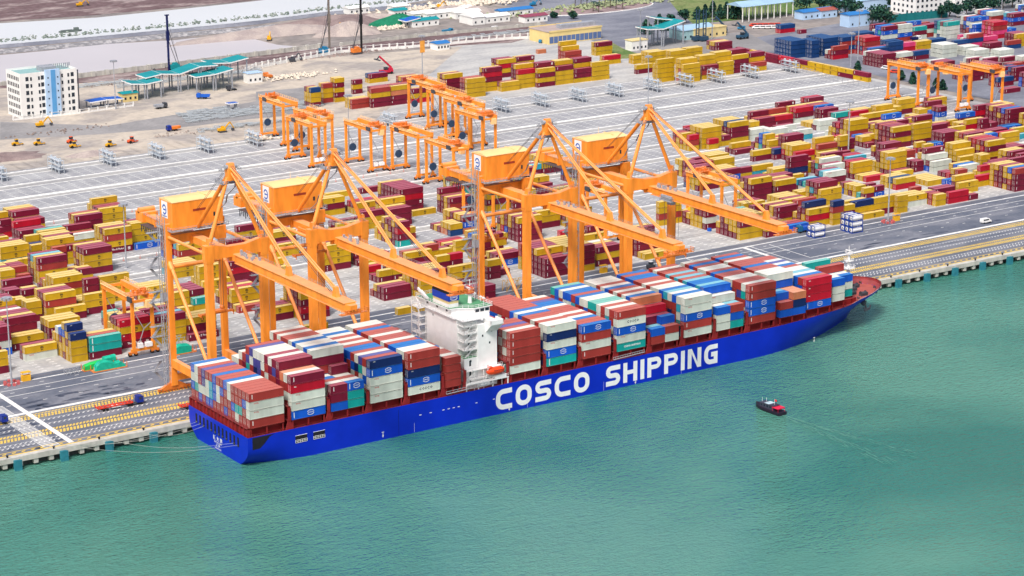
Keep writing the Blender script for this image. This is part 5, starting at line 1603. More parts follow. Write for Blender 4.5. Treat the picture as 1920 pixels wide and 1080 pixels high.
for i, (u_, v_, t_) in enumerate(((43,716,'beside the left light mast'),(1678,415,'beside the right light mast'),(1128,513,'between the two right hand quay cranes'))):
    blockthing('yellow_cabinet', 'cabinet', 'yellow electrical cabinet with a flat canopy '+t_, u_, v_, [(0,3,0,1.6,0,2.0),(-.1,3.1,-.1,1.7,3.0,3.2)]+[(x,x+.12,y,y+.12,2.0,3.0) for x in (0,2.88) for y in (0,1.48)], YELP)
def frame_stack(u_, v_, label, m=GREY, n=4, L=6, w_=2.4, h_=1.6):
    g_ = G(u_, v_); b = MB()
    for k in range(n):
        x = k*L/n
        for y in (0, w_): b.box(x, x+.12, y, y+.12, 0, h_)
        b.bar((x,0,h_),(x,w_,h_),.12); b.bar((x,0,.1),(x+L/n,0,h_),.1); b.bar((x,w_,.1),(x+L/n,w_,h_),.1)
    b.bar((0,0,h_),(L,0,h_),.12); b.bar((0,w_,h_),(L,w_,h_),.12)
    o = b.build('steel_frame', m); o.location = (g_.x, g_.y, 4); tag(o, label, 'frame')
frame_stack(125, 704, 'grey steel lashing frame lying on the apron left of the tarpaulins')
frame_stack(950, 548, 'yellow steel frame standing between the legs of the third quay crane', YELP, 5, 13, 3, 4.0)
frame_stack(315, 655, 'pale blue steel access frame at the foot of the leftmost quay crane stairs', mat('frame_pale', (.3,.45,.52), .5), 3, 7, 3, 3.5)
# forklift and straddle machine
def forklift(u_, v_, m, label, s=1.0):
    g_ = G(u_, v_); root = empty('forklift', (g_.x, g_.y, 4)); tag(root, label, 'forklift')
    b = MB(); b.prism([(0,.6),(3.4*s,.6),(3.4*s,1.6),(2.4*s,1.9),(0,1.9)], -.9, .9, axis=1); b.build('body', m, root)
    b = MB(); b.box(1.0*s, 2.3*s, -.7, .7, 1.9, 3.0); b.build('cab', GLASS, root); b = MB(); b.box(.9*s, 2.4*s, -.8, .8, 3.0, 3.12); b.build('cab_roof', WHITE, root)
    b = MB(); b.box(3.45*s, 3.6*s, -.6, -.4, .2, 3.6); b.box(3.45*s, 3.6*s, .4, .6, .2, 3.6); b.build('mast', DGREY, root); wheels(root, (.7*s,2.8*s), (-.8,.8), .5, .3)
forklift(1214, 505, DGREY, 'small black forklift on the apron under the rightmost quay crane')
b = MB(); g_ = G(1330, 433); b.tube((0,0,0),(0,0,1.2),1.0,1.0,14); o = b.build('blue_drum', BLUEP); o.location = (g_.x, g_.y, 4); tag(o, 'blue and white round bin on the apron left of the right hand block', 'bin')
# yellow straddle machine with the raised maroon box
g_ = G(1295, 418); root = empty('empty_handler', (g_.x, g_.y, 4)); tag(root, 'yellow container handler standing beside the stacks behind the right boom', 'handler')
b = MB(); b.box(0, 7, 0, 2.8, 1.2, 5.0); b.prism([(0,5.0),(7,5.0),(6,6.6),(.5,6.6)], .2, 2.6, axis=1); b.bar((7,.3,1),(11,.3,5),.3); b.bar((7,2.5,1),(11,2.5,5),.3); b.build('body', YELP, root)
b = MB()
for x in (1.2,2.6,4.0): b.box(x, x+.8, -.03, 0, 3.6, 4.5)
b.build('window', GLASS, root); wheels(root, (1.2,3.4,5.8), (0,2.8), 1.0, .6)
# ---------------------------------------------------------------- small launch on the water
launch = empty('tug_launch', (G(1442,770,0).x, G(1442,770,0).y, 0), R(93)); tag(launch, 'small black launch with red awning and flag crossing the green water', 'boat')
def lsec(t):
    x = -6.5+13*t; w_ = 2.0*(1-max(0,(t-.55)/.45)**2.2); return x, max(.02, w_), 1.1+.9*max(0, t-.5)**1.5*2
b = MB(); rg = []
for i in range(13):
    x, w_, zt = lsec(i/12); rg.append([(x,-w_*.75,-.4),(x,-w_,.5),(x,-w_,zt),(x,w_,zt),(x,w_,.5),(x,w_*.75,-.4)])
for i in range(12):
    for k in range(5): b.quad(rg[i][k], rg[i+1][k], rg[i+1][k+1], rg[i][k+1])
b.quad(*rg[0]); b.build('hull', mat('launch_black', (.02,.015,.03), .5, .2), launch, fix=True)
b = MB(); b.box(-3.4, 3.2, -1.3, 1.3, 1.1, 2.7); b.box(-3.7, 1.4, -1.5, 1.5, 2.7, 2.82); b.build('cabin', mat('launch_cabin', (.05,.05,.08), .5), launch)
b = MB(); b.box(-1.2, 1.0, -1.4, 1.4, 2.83, 2.9); b.build('cabin_roof', mat('roof_paleblue', (.45,.6,.66), .5), launch)
b = MB(); b.box(-6.0, -3.0, -1.6, 1.6, 2.2, 2.5); 
for x in (-5.9,-3.2):
    for y in (-1.5,1.5): b.tube((x,y,1),(x,y,2.2),.06,.06,5)
b.build('awning', mat('awning_red', (.7,.02,.07), .6, .15), launch)
b = MB()
for x in (-2.2,-.8,.6,2.0): b.box(x, x+.8, -1.33, -1.3, 1.6, 2.3); b.box(x, x+.8, 1.3, 1.33, 1.6, 2.3)
b.build('window', GLASS, launch)
b = MB(); b.tube((-2.6,0,2.8),(-2.6,0,4.8),.06,.05,5); b.tube((2.8,.6,2.7),(2.8,.6,4.2),.05,.04,5); b.tube((2.0,-.6,2.7),(2.0,-.6,4.0),.05,.04,5); b.build('mast', WHITE, launch)
b = MB(); b.box(-3.6, -2.65, -.03, .03, 4.0, 4.7); b.build('flag', mat('flag_red', (.7,.02,.03), .6), launch)
# wake: low real ripples of pale foam behind the launch
b = MB(); random.seed(3); FO = mat('wake_foam', (.085,.24,.20), .5, .2, 1.2); dx_ = Vector((math.cos(R(93)), math.sin(R(93)), 0)); nn_ = Vector((-dx_.y, dx_.x, 0)); ctr = Vector(launch.location)
for k in range(260):
    t = random.random()**1.3; s_ = random.choice((-1,1)); p = ctr-dx_*(6.5+55*t)+nn_*s_*(.2+t*9*random.uniform(.2,1)); L_ = random.uniform(.8,3.2)
    a = random.uniform(-.1,.1); d_ = Vector((math.cos(R(93)-s_*.14+a), math.sin(R(93)-s_*.14+a), 0)); q_ = Vector((-d_.y, d_.x, 0))*random.uniform(.06,.2)
    b.quad(p-d_*L_+Vector((0,0,.03)), p-q_+Vector((0,0,.06)), p+d_*L_+Vector((0,0,.03)), p+q_+Vector((0,0,.05)))
tag(b.build('wake', FO), 'pale broken wake trailing behind the launch', 'wake', kind='stuff')

# ================================================================ background
random.seed(11)
TEALR = mat('roof_teal', (.01,.26,.29), .5, .12, .15); BLUER = mat('roof_blue', (.03,.18,.48), .5, .12, .15); PALEB = mat('roof_pale_blue', (.33,.50,.66), .5, .1, .15)
LW = mat('wall_white', (.78,.78,.76), .7, .06, .2); LBLUE = mat('wall_light_blue', (.42,.58,.78), .6, .06, .2); MBLUE = mat('wall_mid_blue', (.10,.32,.62), .5, .06, .2)
YWALL = mat('wall_yellow', (.74,.58,.25), .7, .1, .2); SHUT = mat('shutter_blue', (.10,.16,.33), .6, .1)
def wins(b, x0, x1, n, z0, dz, m, y, w_, h_, face='y'):
    for i in range(n):
        for k in range(m):
            a = x0+(x1-x0)*(i+.5)/n; z = z0+dz*k
            if face == 'y': b.box(a-w_/2, a+w_/2, y-.06, y-.01, z, z+h_)
            else: b.box(y-.06, y-.01, a-w_/2, a+w_/2, z, z+h_)
# ---- white office block with the blue strip
def office():
    A = G(42, 224); Bc = G(147, 211); wd = Bc.x-A.x; D = 19.0
    Ht = 25.0
    lo, hi = 4, 60
    for _ in range(40):
        m_ = (lo+hi)/2
        if px((A.x, A.y, m_))[1] > 143: lo = m_
        else: hi = m_
    Ht = lo-4
    root = empty('office_building', (A.x, A.y, 4)); tag(root, 'white six storey office block with blue stair strip and flat green roof', 'building')
    b = MB(); b.box(0, wd, 0, D, 0, Ht); b.build('wall', LW, root)
    b = MB(); b.box(.5, wd-.5, .5, D-.5, Ht+.02, Ht+.05); b.build('roof', mat('roof_greygreen', (.25,.42,.42), .8, .1), root)
    b = MB()
    for q_ in ((0,wd,0,.35),(0,wd,D-.35,D),(0,.35,.35,D-.35),(wd-.35,wd,.35,D-.35)): b.box(q_[0], q_[1], q_[2], q_[3], Ht+.003, Ht+1.1)
    b.build('parapet', LW, root)
    b = MB(); b.box(wd*.43, wd*.68, -1.6, -.01, 0, Ht+2.0); b.build('stair_tower', LBLUE, root)
    b = MB(); b.box(wd*.52, wd*.60, -1.75, -1.61, 0, Ht+1.8); b.build('blue_strip', MBLUE, root)
    b = MB(); b.box(wd*.45, wd*.7, 4, 12, Ht+.06, Ht+2.6); 
    for k in range(14): b.box(wd*.55+k*1.1, wd*.55+k*1.1+.5, 9, 9.5, Ht+.05, Ht+3.0)
    b.build('roof_equipment', GREY, root)
    fl = Ht/7.0
    for k in range(6):
        z = 1.6+fl*1.12*k
        for fx, ww in ((.12,1.7),(.19,1.0),(.33,1.0),(.39,1.7),(.74,1.0),(.85,1.0),(.92,1.7)):
            b = MB(); b.box(wd*fx-ww/2, wd*fx+ww/2, -.08, -.01, z, z+(2.2 if ww > 1.2 else 1.9)); o = b.build('window', GLASS, root)
        for fx in (.47, .64): b = MB(); b.box(wd*fx-.35, wd*fx+.35, -1.67, -1.61, z+.4, z+1.2); b.build('window', GLASS, root)
        
        for i in range(7): b = MB(); a = 1.5+(D-3)*(i+.5)/7; b.box(-.06, -.01, a-.65, a+.65, z, z+2.1); b.build('window', GLASS, root)
    b = MB(); b.bar((wd+.6,0,0),(wd+.6,0,Ht),.5); b.bar((wd+.3,0,Ht),(wd+.9,0,Ht),.4); b.build('drain_pipe', DGREY, root)
office()
# ---- canopies
def canopy(name, cat, label, u_, v_, segs, dep, H, m, posts=True, rot=0):
    """segs: list of (x0, x1, z at x0, z at x1, y offset)"""
    g_ = G(u_, v_); root = empty(name, (g_.x, g_.y, 4), R(rot)); tag(root, label, cat)
    for x0, x1, z0, z1, yo in segs:
        b = MB(); t = .45
        b.prism([(x0,z0),(x1,z1),(x1,z1+t),(x0,z0+t)], yo, yo+dep, axis=1); b.build('roof', m, root)
        b = MB(); b.bar((x0,yo-.05,z0+.2),(x1,yo-.05,z1+.2),.12,.6); b.bar((x0-.05,yo,z0+.2),(x0-.05,yo+dep,z0+.2),.12,.6); b.build('roof_edge', WHITE, root)
        if posts:
            for x, z in ((x0+.8, z0),(x1-.8, z1)):
                for y in (yo+1, yo+dep-1): b = MB(); b.box(x-.3, x+.3, y-.3, y+.3, 0, z); b.build('post', GREY, root)
    return root
canopy('gate_canopy', 'gate', 'long teal wavy roofed gate canopy on tall posts left of the centre', 248, 190, [(0,9,9.4,8.4,0),(9,19,8.4,9.4,0),(13,23,10.0,11.2,9),(23,34,11.2,10.0,9),(34,47,10.0,13.0,9),(40,52,8.8,9.2,1),(47,58,13.0,12.6,9),(52,64,9.2,11.0,1),(58,70,12.4,11.6,17),(70,82,11.6,13.2,17)], 13, 10, TEALR)
canopy('gate_canopy', 'gate', 'teal roofed gate canopy on posts at the upper right, beside the palms', 1213, 92, [(0,13,12,11,0),(13,30,11,14.5,0),(16,32,16,13.5,10)], 12, 10, TEALR)
canopy('car_shelter', 'shelter', 'bright blue car shelter beside the white office block', 170, 205, [(0,10,3.4,3.9,0),(10,20,3.9,3.4,0)], 8, 3, BLUEP)
canopy('green_shelter', 'shelter', 'small blue roofed kiosk on the sandy site', 429, 207, [(0,6,3.2,3.2,0)], 4, 3, BLUEP)
canopy('tarp_shed', 'shed', 'blue tarpaulin covered shed beside the green heap', 762, 53, [(0,11,4,5.5,0)], 10, 4, BLUEP, False)
def shed(name, cat, label, u_, v_, wd, D, H, wall, roof, gable=True, nw=6, wz=1.2, wh=1.4, ww=1.2, rot=0, door=0, m2=None):
    g_ = G(u_, v_); root = empty(name, (g_.x, g_.y, 4), R(rot)); tag(root, label, cat)
    b = MB(); b.box(0, wd, 0, D, 0, H)
    b.build('wall', wall, root); b = MB()
    rise = D*.16 if gable else .2
    if gable: b.prism([(-.5,H),(D+.5,H),(D+.5,H+.15),(D/2,H+rise+.15),(-.5,H+.15)], -.5, wd+.5, axis=0)
    else: b.box(-.3, wd+.3, -.3, D+.3, H+.01, H+.5)
    b.build('roof', roof, root)
    for i in range(nw):
        a = wd*(i+.5)/nw; b = MB(); b.box(a-ww/2, a+ww/2, -.08, -.01, wz, wz+wh); b.build('shutter' if m2 else 'window', m2 or GLASS, root)
    return root
WHL = G(1130,73).x-G(1030,84).x
wh = shed('warehouse', 'warehouse', 'long yellow warehouse with blue shutters and flat brown roof', 1030, 84, WHL, 22, 7.5, YWALL, mat('roof_brown', (.42,.34,.32), .8, .15, .2), False, 12, .6, 4.2, 3.0, m2=SHUT)
b = MB(); b.box(WHL*.32, WHL, 6, 11, 8.02, 10.4); b.build('skylight', mat('louvre_grey', (.33,.35,.4), .6, .2), wh); b = MB(); 
for a, c_, d_, e_ in ((-.3,WHL+.3,-.35,-.05),(-.3,WHL+.3,22.05,22.35)): b.box(a, c_, d_, e_, 7.5, 8.6)
b.build('parapet', YWALL, wh)
shed('site_hut', 'hut', 'long white gabled hut in the construction camp', 900, 46, 24, 9, 4.2, LW, WHITE, True, 5)
shed('site_hut', 'hut', 'large white roofed hut behind the long gabled hut', 886, 48, 10, 16, 5.2, LW, WHITE, True, 2)
for i, (u_, v_, wd, m_, t_) in enumerate(((760,50,13,TEALR,'teal roofed shed beside the blue tarpaulin shed'),(775,52,20,TEALR,'wide teal roofed shed in the camp'),(775,38,18,LW,'white cabin row at the camp back'),(801,38,18,LW,'second white cabin row at the camp back'),(830,34,18,LW,'white two door cabin right of the camp'),(855,36,20,LW,'white cabin beside the sand heaps'),(872,26,6,LW,'little white cabin above the others'),(940,33,26,BLUER,'blue roofed shed right of the white hut'),(985,44,18,mat('roof_maroon',(.25,.06,.10),.6,.1),'dark red roofed shed left of the palm road'),(738,24,12,LW,'pale cabin next to the green mound'),(740,32,10,TEALR,'small teal cabin next to the green mound'),(655,28,16,LW,'white cabin among the sand heaps by the river'),(820,95,9,BLUER,'small blue roofed cabin behind the white fence'))):
    shed('site_cabin', 'cabin', t_, u_, v_, wd, 8, 4, LW if m_ is not LW else LW, m_, True, 4)
shed('blue_shed', 'shed', 'open blue roofed vehicle shed on tall columns at the upper right', 1392, 42, 44, 16, 10, mat('shade_wall', (.24,.30,.36), .8, .1), PALEB, True, 0).name
r_ = [o for o in COL.objects if o.name.startswith('blue_shed')][-1]
for ch in list(r_.children):
    if ch.name.startswith('wall'): bpy.data.objects.remove(ch)
for k in range(9):
    for y in (0, 15.6): b = MB(); b.box(k*5.45, k*5.45+.5, y, y+.5, 0, 10); b.build('post', LW, r_)
shed('blue_shed', 'shed', 'low blue roofed workshop among the trees at the upper right', 1506, 38, 30, 9, 5, LBLUE, BLUER, True, 6)
shed('blue_shed', 'shed', 'small red roofed shelter beside the low blue workshop', 1540, 35, 14, 9, 5, LBLUE, mat('roof_red', (.35,.10,.08), .6, .1), True, 3)
shed('blue_shed', 'shed', 'long pale blue roofed building behind the round trees', 1590, 24, 62, 14, 7, LBLUE, PALEB, True, 10)
shed('blue_shed', 'shed', 'small blue canopy building beside the parked lorry', 1592, 52, 18, 9, 8, LBLUE, BLUER, True, 3)
shed('blue_shed', 'shed', 'pale teal workshop beside the stacker masts', 1280, 76, 26, 14, 6, mat('wall_paleteal', (.35,.55,.58), .6), PALEB, True, 6)
shed('control_hut', 'hut', 'pale yellow control hut with blue tinted front at the boundary corner', 1302, 74, 26, 8, 6, CREAM, CREAM, False, 5)
shed('gate_hut', 'hut', 'small white gate hut in front of the right hand canopy', 1185, 96, 12, 7, 6, LW, CREAM, False, 4)
shed('gate_hut', 'hut', 'yellow gate hut beside the blue car shelter', 231, 192, 9, 6, 4.5, YWALL, TEALR, True, 3)
shed('gate_hut', 'hut', 'white and blue hut at the right end of the left gate canopy', 466, 157, 9, 6, 5.5, LW, LBLUE, False, 3)
for (u_, v_, w_, d_, n_, t_) in ((1716,30,50,24,2,'white three storey office with pale blue roof at the upper right'),(1790,22,70,22,3,'long white office wing behind the first one at the upper right')):
    g_ = G(u_, v_); root = empty('office_building', (g_.x, g_.y, 4)); tag(root, t_, 'building')
    H_ = 12 if n_ == 2 else 14
    b = MB(); b.box(0, w_, 0, d_, 0, H_); b.box(-.6, w_+.6, -.6, d_+.6, H_, H_+.5); b.build('wall', LW, root)
    b = MB(); b.prism([(1,H_+.5),(d_-1,H_+.5),(d_/2,H_+3)], 1, w_-1, axis=0); b.build('roof', PALEB, root)
    for k in range(n_+1):
        for i in range(12): b = MB(); a = w_*(i+.5)/12; b.box(a-.9, a+.9, -.1, -.01, 1.2+k*3.8, 3.0+k*3.8); b.build('window', GLASS, root)
        
        for i in range(5): b = MB(); a = 1.5+(d_-3)*(i+.5)/5; b.box(-.06, -.01, a-.85, a+.85, 1.2+k*3.8, 3.0+k*3.8); b.build('window', GLASS, root)
# ---- trees
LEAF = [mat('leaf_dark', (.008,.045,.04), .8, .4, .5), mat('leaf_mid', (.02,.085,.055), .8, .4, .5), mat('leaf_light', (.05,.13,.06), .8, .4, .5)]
BARK = mat('bark', (.12,.09,.07), .9, .2)
def tree(u_, v_, h_, w_, label, kind='round', group='trees at the upper right'):
    g_ = G(u_, v_); root = empty({'round':'broadleaf_tree','cone':'conifer_tree','palm':'palm_tree'}[kind], (g_.x, g_.y, 4)); tag(root, label, 'tree', group)
    b = MB()
    if kind == 'palm':
        b.tube((0,0,0),(.3,0,h_*.8),.35,.22,7); b.build('trunk', BARK, root); b = MB()
        for k in range(13):
            a = 2*math.pi*k/13+random.uniform(-.2,.2); L_ = w_*random.uniform(.8,1.1); p0 = Vector((.3,0,h_*.8)); pr = p0
            for j in range(1, 5):
                t = j/4; q_ = p0+Vector((math.cos(a)*L_*t, math.sin(a)*L_*t, L_*(.5*t-.85*t*t))); d_ = Vector((-math.sin(a), math.cos(a), 0))*.55*(1-t*.6)
                b.quad(pr-d_, q_-d_*.8, q_+d_*.8, pr+d_); pr = q_
        b.build('crown', LEAF[:2], root); return
    b.tube((0,0,0),(0,0,h_*.45),.3+.02*h_,.2,7)
    for k in range(4): a = k*1.6; b.tube((0,0,h_*.35),(math.cos(a)*w_*.3,math.sin(a)*w_*.3,h_*.65),.15,.08,5)
    b.build('trunk', BARK, root); b = MB()
    cl = []
    for k in range(9 if kind == 'round' else 7):
        if kind == 'round': a = random.uniform(0,6.28); r_ = random.uniform(0,.34)*w_; cl.append((Vector((math.cos(a)*r_, math.sin(a)*r_, h_*random.uniform(.45,.85))), w_*random.uniform(.16,.28)))
        else: t = k/7; cl.append((Vector((0,0,h_*(.2+.75*t))), w_*.5*(1.05-t)+.2))
    for c_, r_ in cl:
        for j in range(60):
            v = Vector((random.gauss(0,1), random.gauss(0,1), random.gauss(0,1))).normalized()*r_*random.uniform(.6,1.15); v.z *= .8; p = c_+v
            s_ = random.uniform(.35,.8); n_ = Vector((random.gauss(0,1), random.gauss(0,1), random.gauss(.6,1))).normalized(); t1_ = n_.orthogonal().normalized()*s_; t2_ = n_.cross(t1_)
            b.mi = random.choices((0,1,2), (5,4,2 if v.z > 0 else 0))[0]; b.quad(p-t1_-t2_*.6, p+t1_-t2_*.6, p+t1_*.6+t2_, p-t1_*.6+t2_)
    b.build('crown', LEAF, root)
TR = [(1308,36,9,7,'c'),(1322,34,10,6,'c'),(1336,32,12,6,'c'),(1350,36,11,6,'c'),(1362,34,12,6,'c'),(1374,36,11,6,'c'),(1384,36,12,6,'c'),(1284,44,9,10,'r'),(1500,22,16,11,'c'),(1512,18,11,12,'r'),(1536,20,10,12,'r'),(1552,17,9,11,'r'),(1570,29,12,18,'r'),(1585,24,11,16,'r'),(1604,31,10,14,'r'),
      (1635,48,12,16,'r'),(1650,46,13,18,'r'),(1663,50,11,14,'r'),(1672,20,10,9,'r'),(1712,8,12,8,'r'),(1765,34,9,9,'r'),(1780,32,10,10,'r'),(1795,33,9,10,'r'),(1812,28,10,12,'r'),(1830,26,11,12,'r'),(1845,24,10,12,'r'),(1862,22,10,12,'r'),(1880,16,14,16,'r'),(1898,14,14,16,'r'),(1914,12,14,16,'r'),
      (1211,64,10,9,'c'),(1247,57,9,8,'c'),(1236,50,9,6,'c'),(1260,50,8,7,'r'),(1608,135,7,4,'c'),(1711,157,7,4,'c'),(1755,165,6,4,'c'),(1767,168,6,4,'c'),(1690,150,6,4,'c'),(1075,36,5,6,'r'),(1040,34,4,7,'r')]
for i, (u_, v_, h_, w_, k_) in enumerate(TR):
    near = 'blue roofed sheds' if u_ < 1700 and v_ < 60 else ('white offices' if u_ > 1700 and v_ < 60 else 'terminal boundary')
    tree(u_, v_, h_, w_, ('dark pointed' if k_ == 'c' else 'dense round')+' green tree near the %s, %s from the left' % (near, ORD[i % 35]), 'cone' if k_ == 'c' else 'round')
for i, (u_, v_) in enumerate(((1078,14),(1089,13),(1100,16),(1112,22),(1122,24),(1123,14),(1134,12),(1144,16),(1155,18),(1167,18))):
    tree(u_, v_, 8.5, 3.6, 'palm on the oval traffic island, %s from the left' % ORD[i], 'palm', 'palms on the traffic island')
# traffic island
b = MB(); c_ = G(1121, 17); n = 30
for rr_, zz, k_ in ((1,.25,0),):
    pts = [(c_.x+46*math.cos(2*math.pi*i/n)*rr_, c_.y+17*math.sin(2*math.pi*i/n)*rr_) for i in range(n)]
b.prism(pts, 4.02, 4.3); o = b.build('traffic_island', mat('island_soil', (.30,.22,.22), .9, .3, .2)); tag(o, 'oval brown traffic island planted with palms', 'island', kind='structure')
b = MB()
for i in range(n): b.bar((*pts[i],4.25),(*pts[(i+1) % n],4.25),.8,.5)
tag(b.build('island_kerb', LW), 'pale kerb round the oval island', 'kerb', kind='structure')
# ---- walls and fences
def fence(pts_uv, label, name='fence', cat='fence', h_=2.4, step=3.5, m=LW, solid=.55, w_=.25, z=4.0, posts_only=False, cap=None):
    P = [G(u_, v_, z) for u_, v_ in pts_uv]; root = empty(name, P[0]); tag(root, label, cat)
    b2 = MB(); b = MB(); b.box(-w_*.8, w_*.8, -w_*.8, w_*.8, 0, h_*1.12); pm_ = None; cnt = 0
    for a, c_ in zip(P, P[1:]):
        L_ = (c_-a).length; n = max(1, int(L_/step))
        for k in range(n+1):
            if k == n and c_ is not P[-1]: continue
            p = a.lerp(c_, k/n)-P[0]; o_ = b.build('post', m, root) if pm_ is None else pm_.copy()
            if pm_: COL.objects.link(o_)
            pm_ = o_; o_.location = p
        for zz, th in (((0+solid*h_/2, solid*h_),) if solid else ())+((h_*.98,.18),): b2.bar(a-P[0]+Vector((0,0,zz)), c_-P[0]+Vector((0,0,zz)), w_*.6, th)
        if not solid:
            b2.bar(a-P[0]+Vector((0,0,.6)), c_-P[0]+Vector((0,0,.6)), w_*.6, .1)
    b2.build('panel', m, root); return root
fence([(455,142),(480,129),(560,113),(640,99),(760,91),(860,82),(960,74),(1005,72)], 'white concrete panel fence along the back yard', step=5, h_=3.4, m=LW, solid=.5, w_=.5)
fence([(25,226),(150,213),(250,199)], 'white fence in front of the office block', step=5, h_=2.2, m=LW, solid=.4, w_=.4)
fence([(-20,164),(8,160)], 'short piece of sea wall left of the office block', 'sea_wall', 'wall', 2.2, 9, CONC, 1.0, 1.2)
fence([(148,146),(330,124),(480,105),(600,90)], 'long grey sea wall beside the muddy pond', 'sea_wall', 'wall', 2.6, 9, CONC, 1.0, 1.4)
fence([(640,86),(780,70),(930,56),(1010,48)], 'grey roadside wall behind the construction camp', 'sea_wall', 'wall', 2.0, 12, CONC, 1.0, 1.0)
fence([(1505,134),(1570,153),(1640,168),(1700,188),(1800,212)], 'thin wire fence along the right end of the yard', step=4, h_=2.6, m=GREY, solid=0, w_=.1)
fence([(1660,44),(1700,39),(1775,32)], 'green corrugated hoarding in front of the round trees', step=6, h_=5, m=mat('hoarding_green', (.01,.16,.17), .6, .1), solid=1.0, w_=.5)
for k in (5, 8):
    b = MB(); b.box(-.08, .08, -.08, .08, 0, 1.5); b.box(-.3, .3, -.3, .3, 0, .3); x = 20 if k == 8 else -20; o0 = None
    while x < (330 if k == 8 else 130):
        o = b.build('warning_post', mat('bollard_pink', (.6,.25,.22), .6)) if o0 is None else o0.copy()
        if o0: COL.objects.link(o)
        o0 = o; o.location = (x, 119.2+25.4*k-4.4, 4); tag(o, 'little red and white warning post in the row along the %s empty lane' % ('rear' if k == 8 else 'front'), 'post', 'warning posts along the %s lane' % ('rear' if k == 8 else 'front')); x += 7.5
# embankment behind the pond: trees line, rocks
def band(pts_uv, w_, h_, m, name, label, jag=.0, kind='structure', n=60, z=4.0, cat='embankment'):
    P = [G(u_, v_, z) for u_, v_ in pts_uv]; b = MB(); pr = None
    seg = []
    for a, c_ in zip(P, P[1:]):
        for k in range(n): seg.append(a.lerp(c_, k/n))
    seg.append(P[-1])
    for p in seg:
        hh = h_*(1+random.uniform(-jag, jag)); cur = (p, hh)
        if pr:
            (p0, h0) = pr; y = Vector((0,w_,0)); m1 = Vector((0,w_*.35,0)); m2_ = Vector((0,w_*.65,0))
            b.quad(p0, p, p+m1+Vector((0,0,hh)), p0+m1+Vector((0,0,h0))); b.quad(p0+m1+Vector((0,0,h0)), p+m1+Vector((0,0,hh)), p+m2_+Vector((0,0,hh)), p0+m2_+Vector((0,0,h0))); b.quad(p0+m2_+Vector((0,0,h0)), p+m2_+Vector((0,0,hh)), p+y, p0+y)
        pr = cur
    o = b.build(name, m); tag(o, label, cat, kind=kind); return o
band([(-60,106),(150,88),(330,70),(480,57),(600,46),(660,38)], 15, 1.2, ground_mat('rock_bank', (.40,.39,.40), (.20,.20,.215), .25, .95, lo=.4, hi=.55), 'rock_bank', 'grey rock bank between pond and river', .15)
band([(-60,96),(150,78),(330,61),(480,46),(620,28),(720,19),(820,10),(900,2)], 7, 1.6, ROAD, 'embankment_road', 'dark road along the embankment', .05)
b = MB(); P = [G(*p) for p in ((-60,93),(150,75),(330,58),(480,43),(620,26),(720,15),(820,6),(900,-2))]
for a, c_ in zip(P, P[1:]):
    n = int((c_-a).length/4.5)
    for k in range(n):
        p = a.lerp(c_, k/n)+Vector((random.uniform(-1,1), 4+random.uniform(-1,1), 1))
        for j in range(16):
            q_ = p+Vector((random.gauss(0,.9), random.gauss(0,.9), 1.4+abs(random.gauss(0,1.0)))); s_ = random.uniform(.4,.8)
            b.mi = random.choice((0,1,1)); b.quad(q_+Vector((-s_,0,-s_*.4)), q_+Vector((s_,-s_*.3,-s_*.3)), q_+Vector((s_*.6,s_*.2,s_*.8)), q_+Vector((-s_*.5,s_,s_*.5)))
tag(b.build('roadside_bushes', [mat('bush_grey', (.30,.33,.31), .9, .3), mat('bush_green', (.17,.22,.19), .9, .3)]), 'row of small grey green bushes along the embankment road', 'bushes', kind='stuff')
# heaps
def heap(u_, v_, rx, ry, h_, m, label, name='sand_heap'):
    g_ = G(u_, v_); b = MB(); n = 20; rings = [[(0,0,h_)]]
    ph = random.uniform(0,6)
    for j in range(1, 6):
        t = j/5; rr_ = []
        for k in range(n):
            a = 2*math.pi*k/n; f = t*(1+.16*math.sin(3*a+ph)+.1*math.sin(7*a+ph*2)+random.uniform(-.03,.03)); rr_.append((math.cos(a)*rx*f, math.sin(a)*ry*f, max(-.05, h_*(1-t**1.3)+random.uniform(-.06,.06)*h_*(t < 1)*1)))
        rings.append(rr_)
    for k in range(n): b.quad(rings[0][0], rings[1][k], rings[1][(k+1) % n])
    for j in range(1, 5):
        for k in range(n): b.quad(rings[j][k], rings[j+1][k], rings[j+1][(k+1) % n], rings[j][(k+1) % n])
    o = b.build(name, m); o.location = (g_.x, g_.y, 4); tag(o, label, 'heap', 'heaps on the construction land')
SAND = ground_mat('grey_sand', (.42,.36,.33), (.33,.28,.27), .1, .95); DSAND = ground_mat('dark_sand', (.20,.15,.15), (.28,.22,.21), .08, .95)
heap(0, 298, 26, 9, 3, DSAND, 'low purple brown heap at the left edge'); heap(172, 290, 14, 5, 2.2, SAND, 'small grey heap beside the reefer racks'); heap(655, 62, 24, 14, 8, SAND, 'tall grey sand cone left of the dark piling mast')
heap(625, 48, 60, 20, 7, DSAND, 'broad dark heap behind the piling rigs'); heap(520, 62, 70, 16, 5, SAND, 'grey sand spit reaching into the pond'); heap(745, 45, 22, 10, 7, mat('heap_green', (.01,.17,.09), .9, .2, .5), 'bright green covered heap'); heap(700, 40, 40, 16, 5, SAND, 'long pale heap beside the green one')
heap(840, 24, 22, 9, 5, SAND, 'pale heap behind the camp cabins'); heap(890, 24, 20, 8, 5, SAND, 'pale heap right of the camp cabins'); heap(830, 71, 0.1, .1, .05, SAND, 'x') if False else None
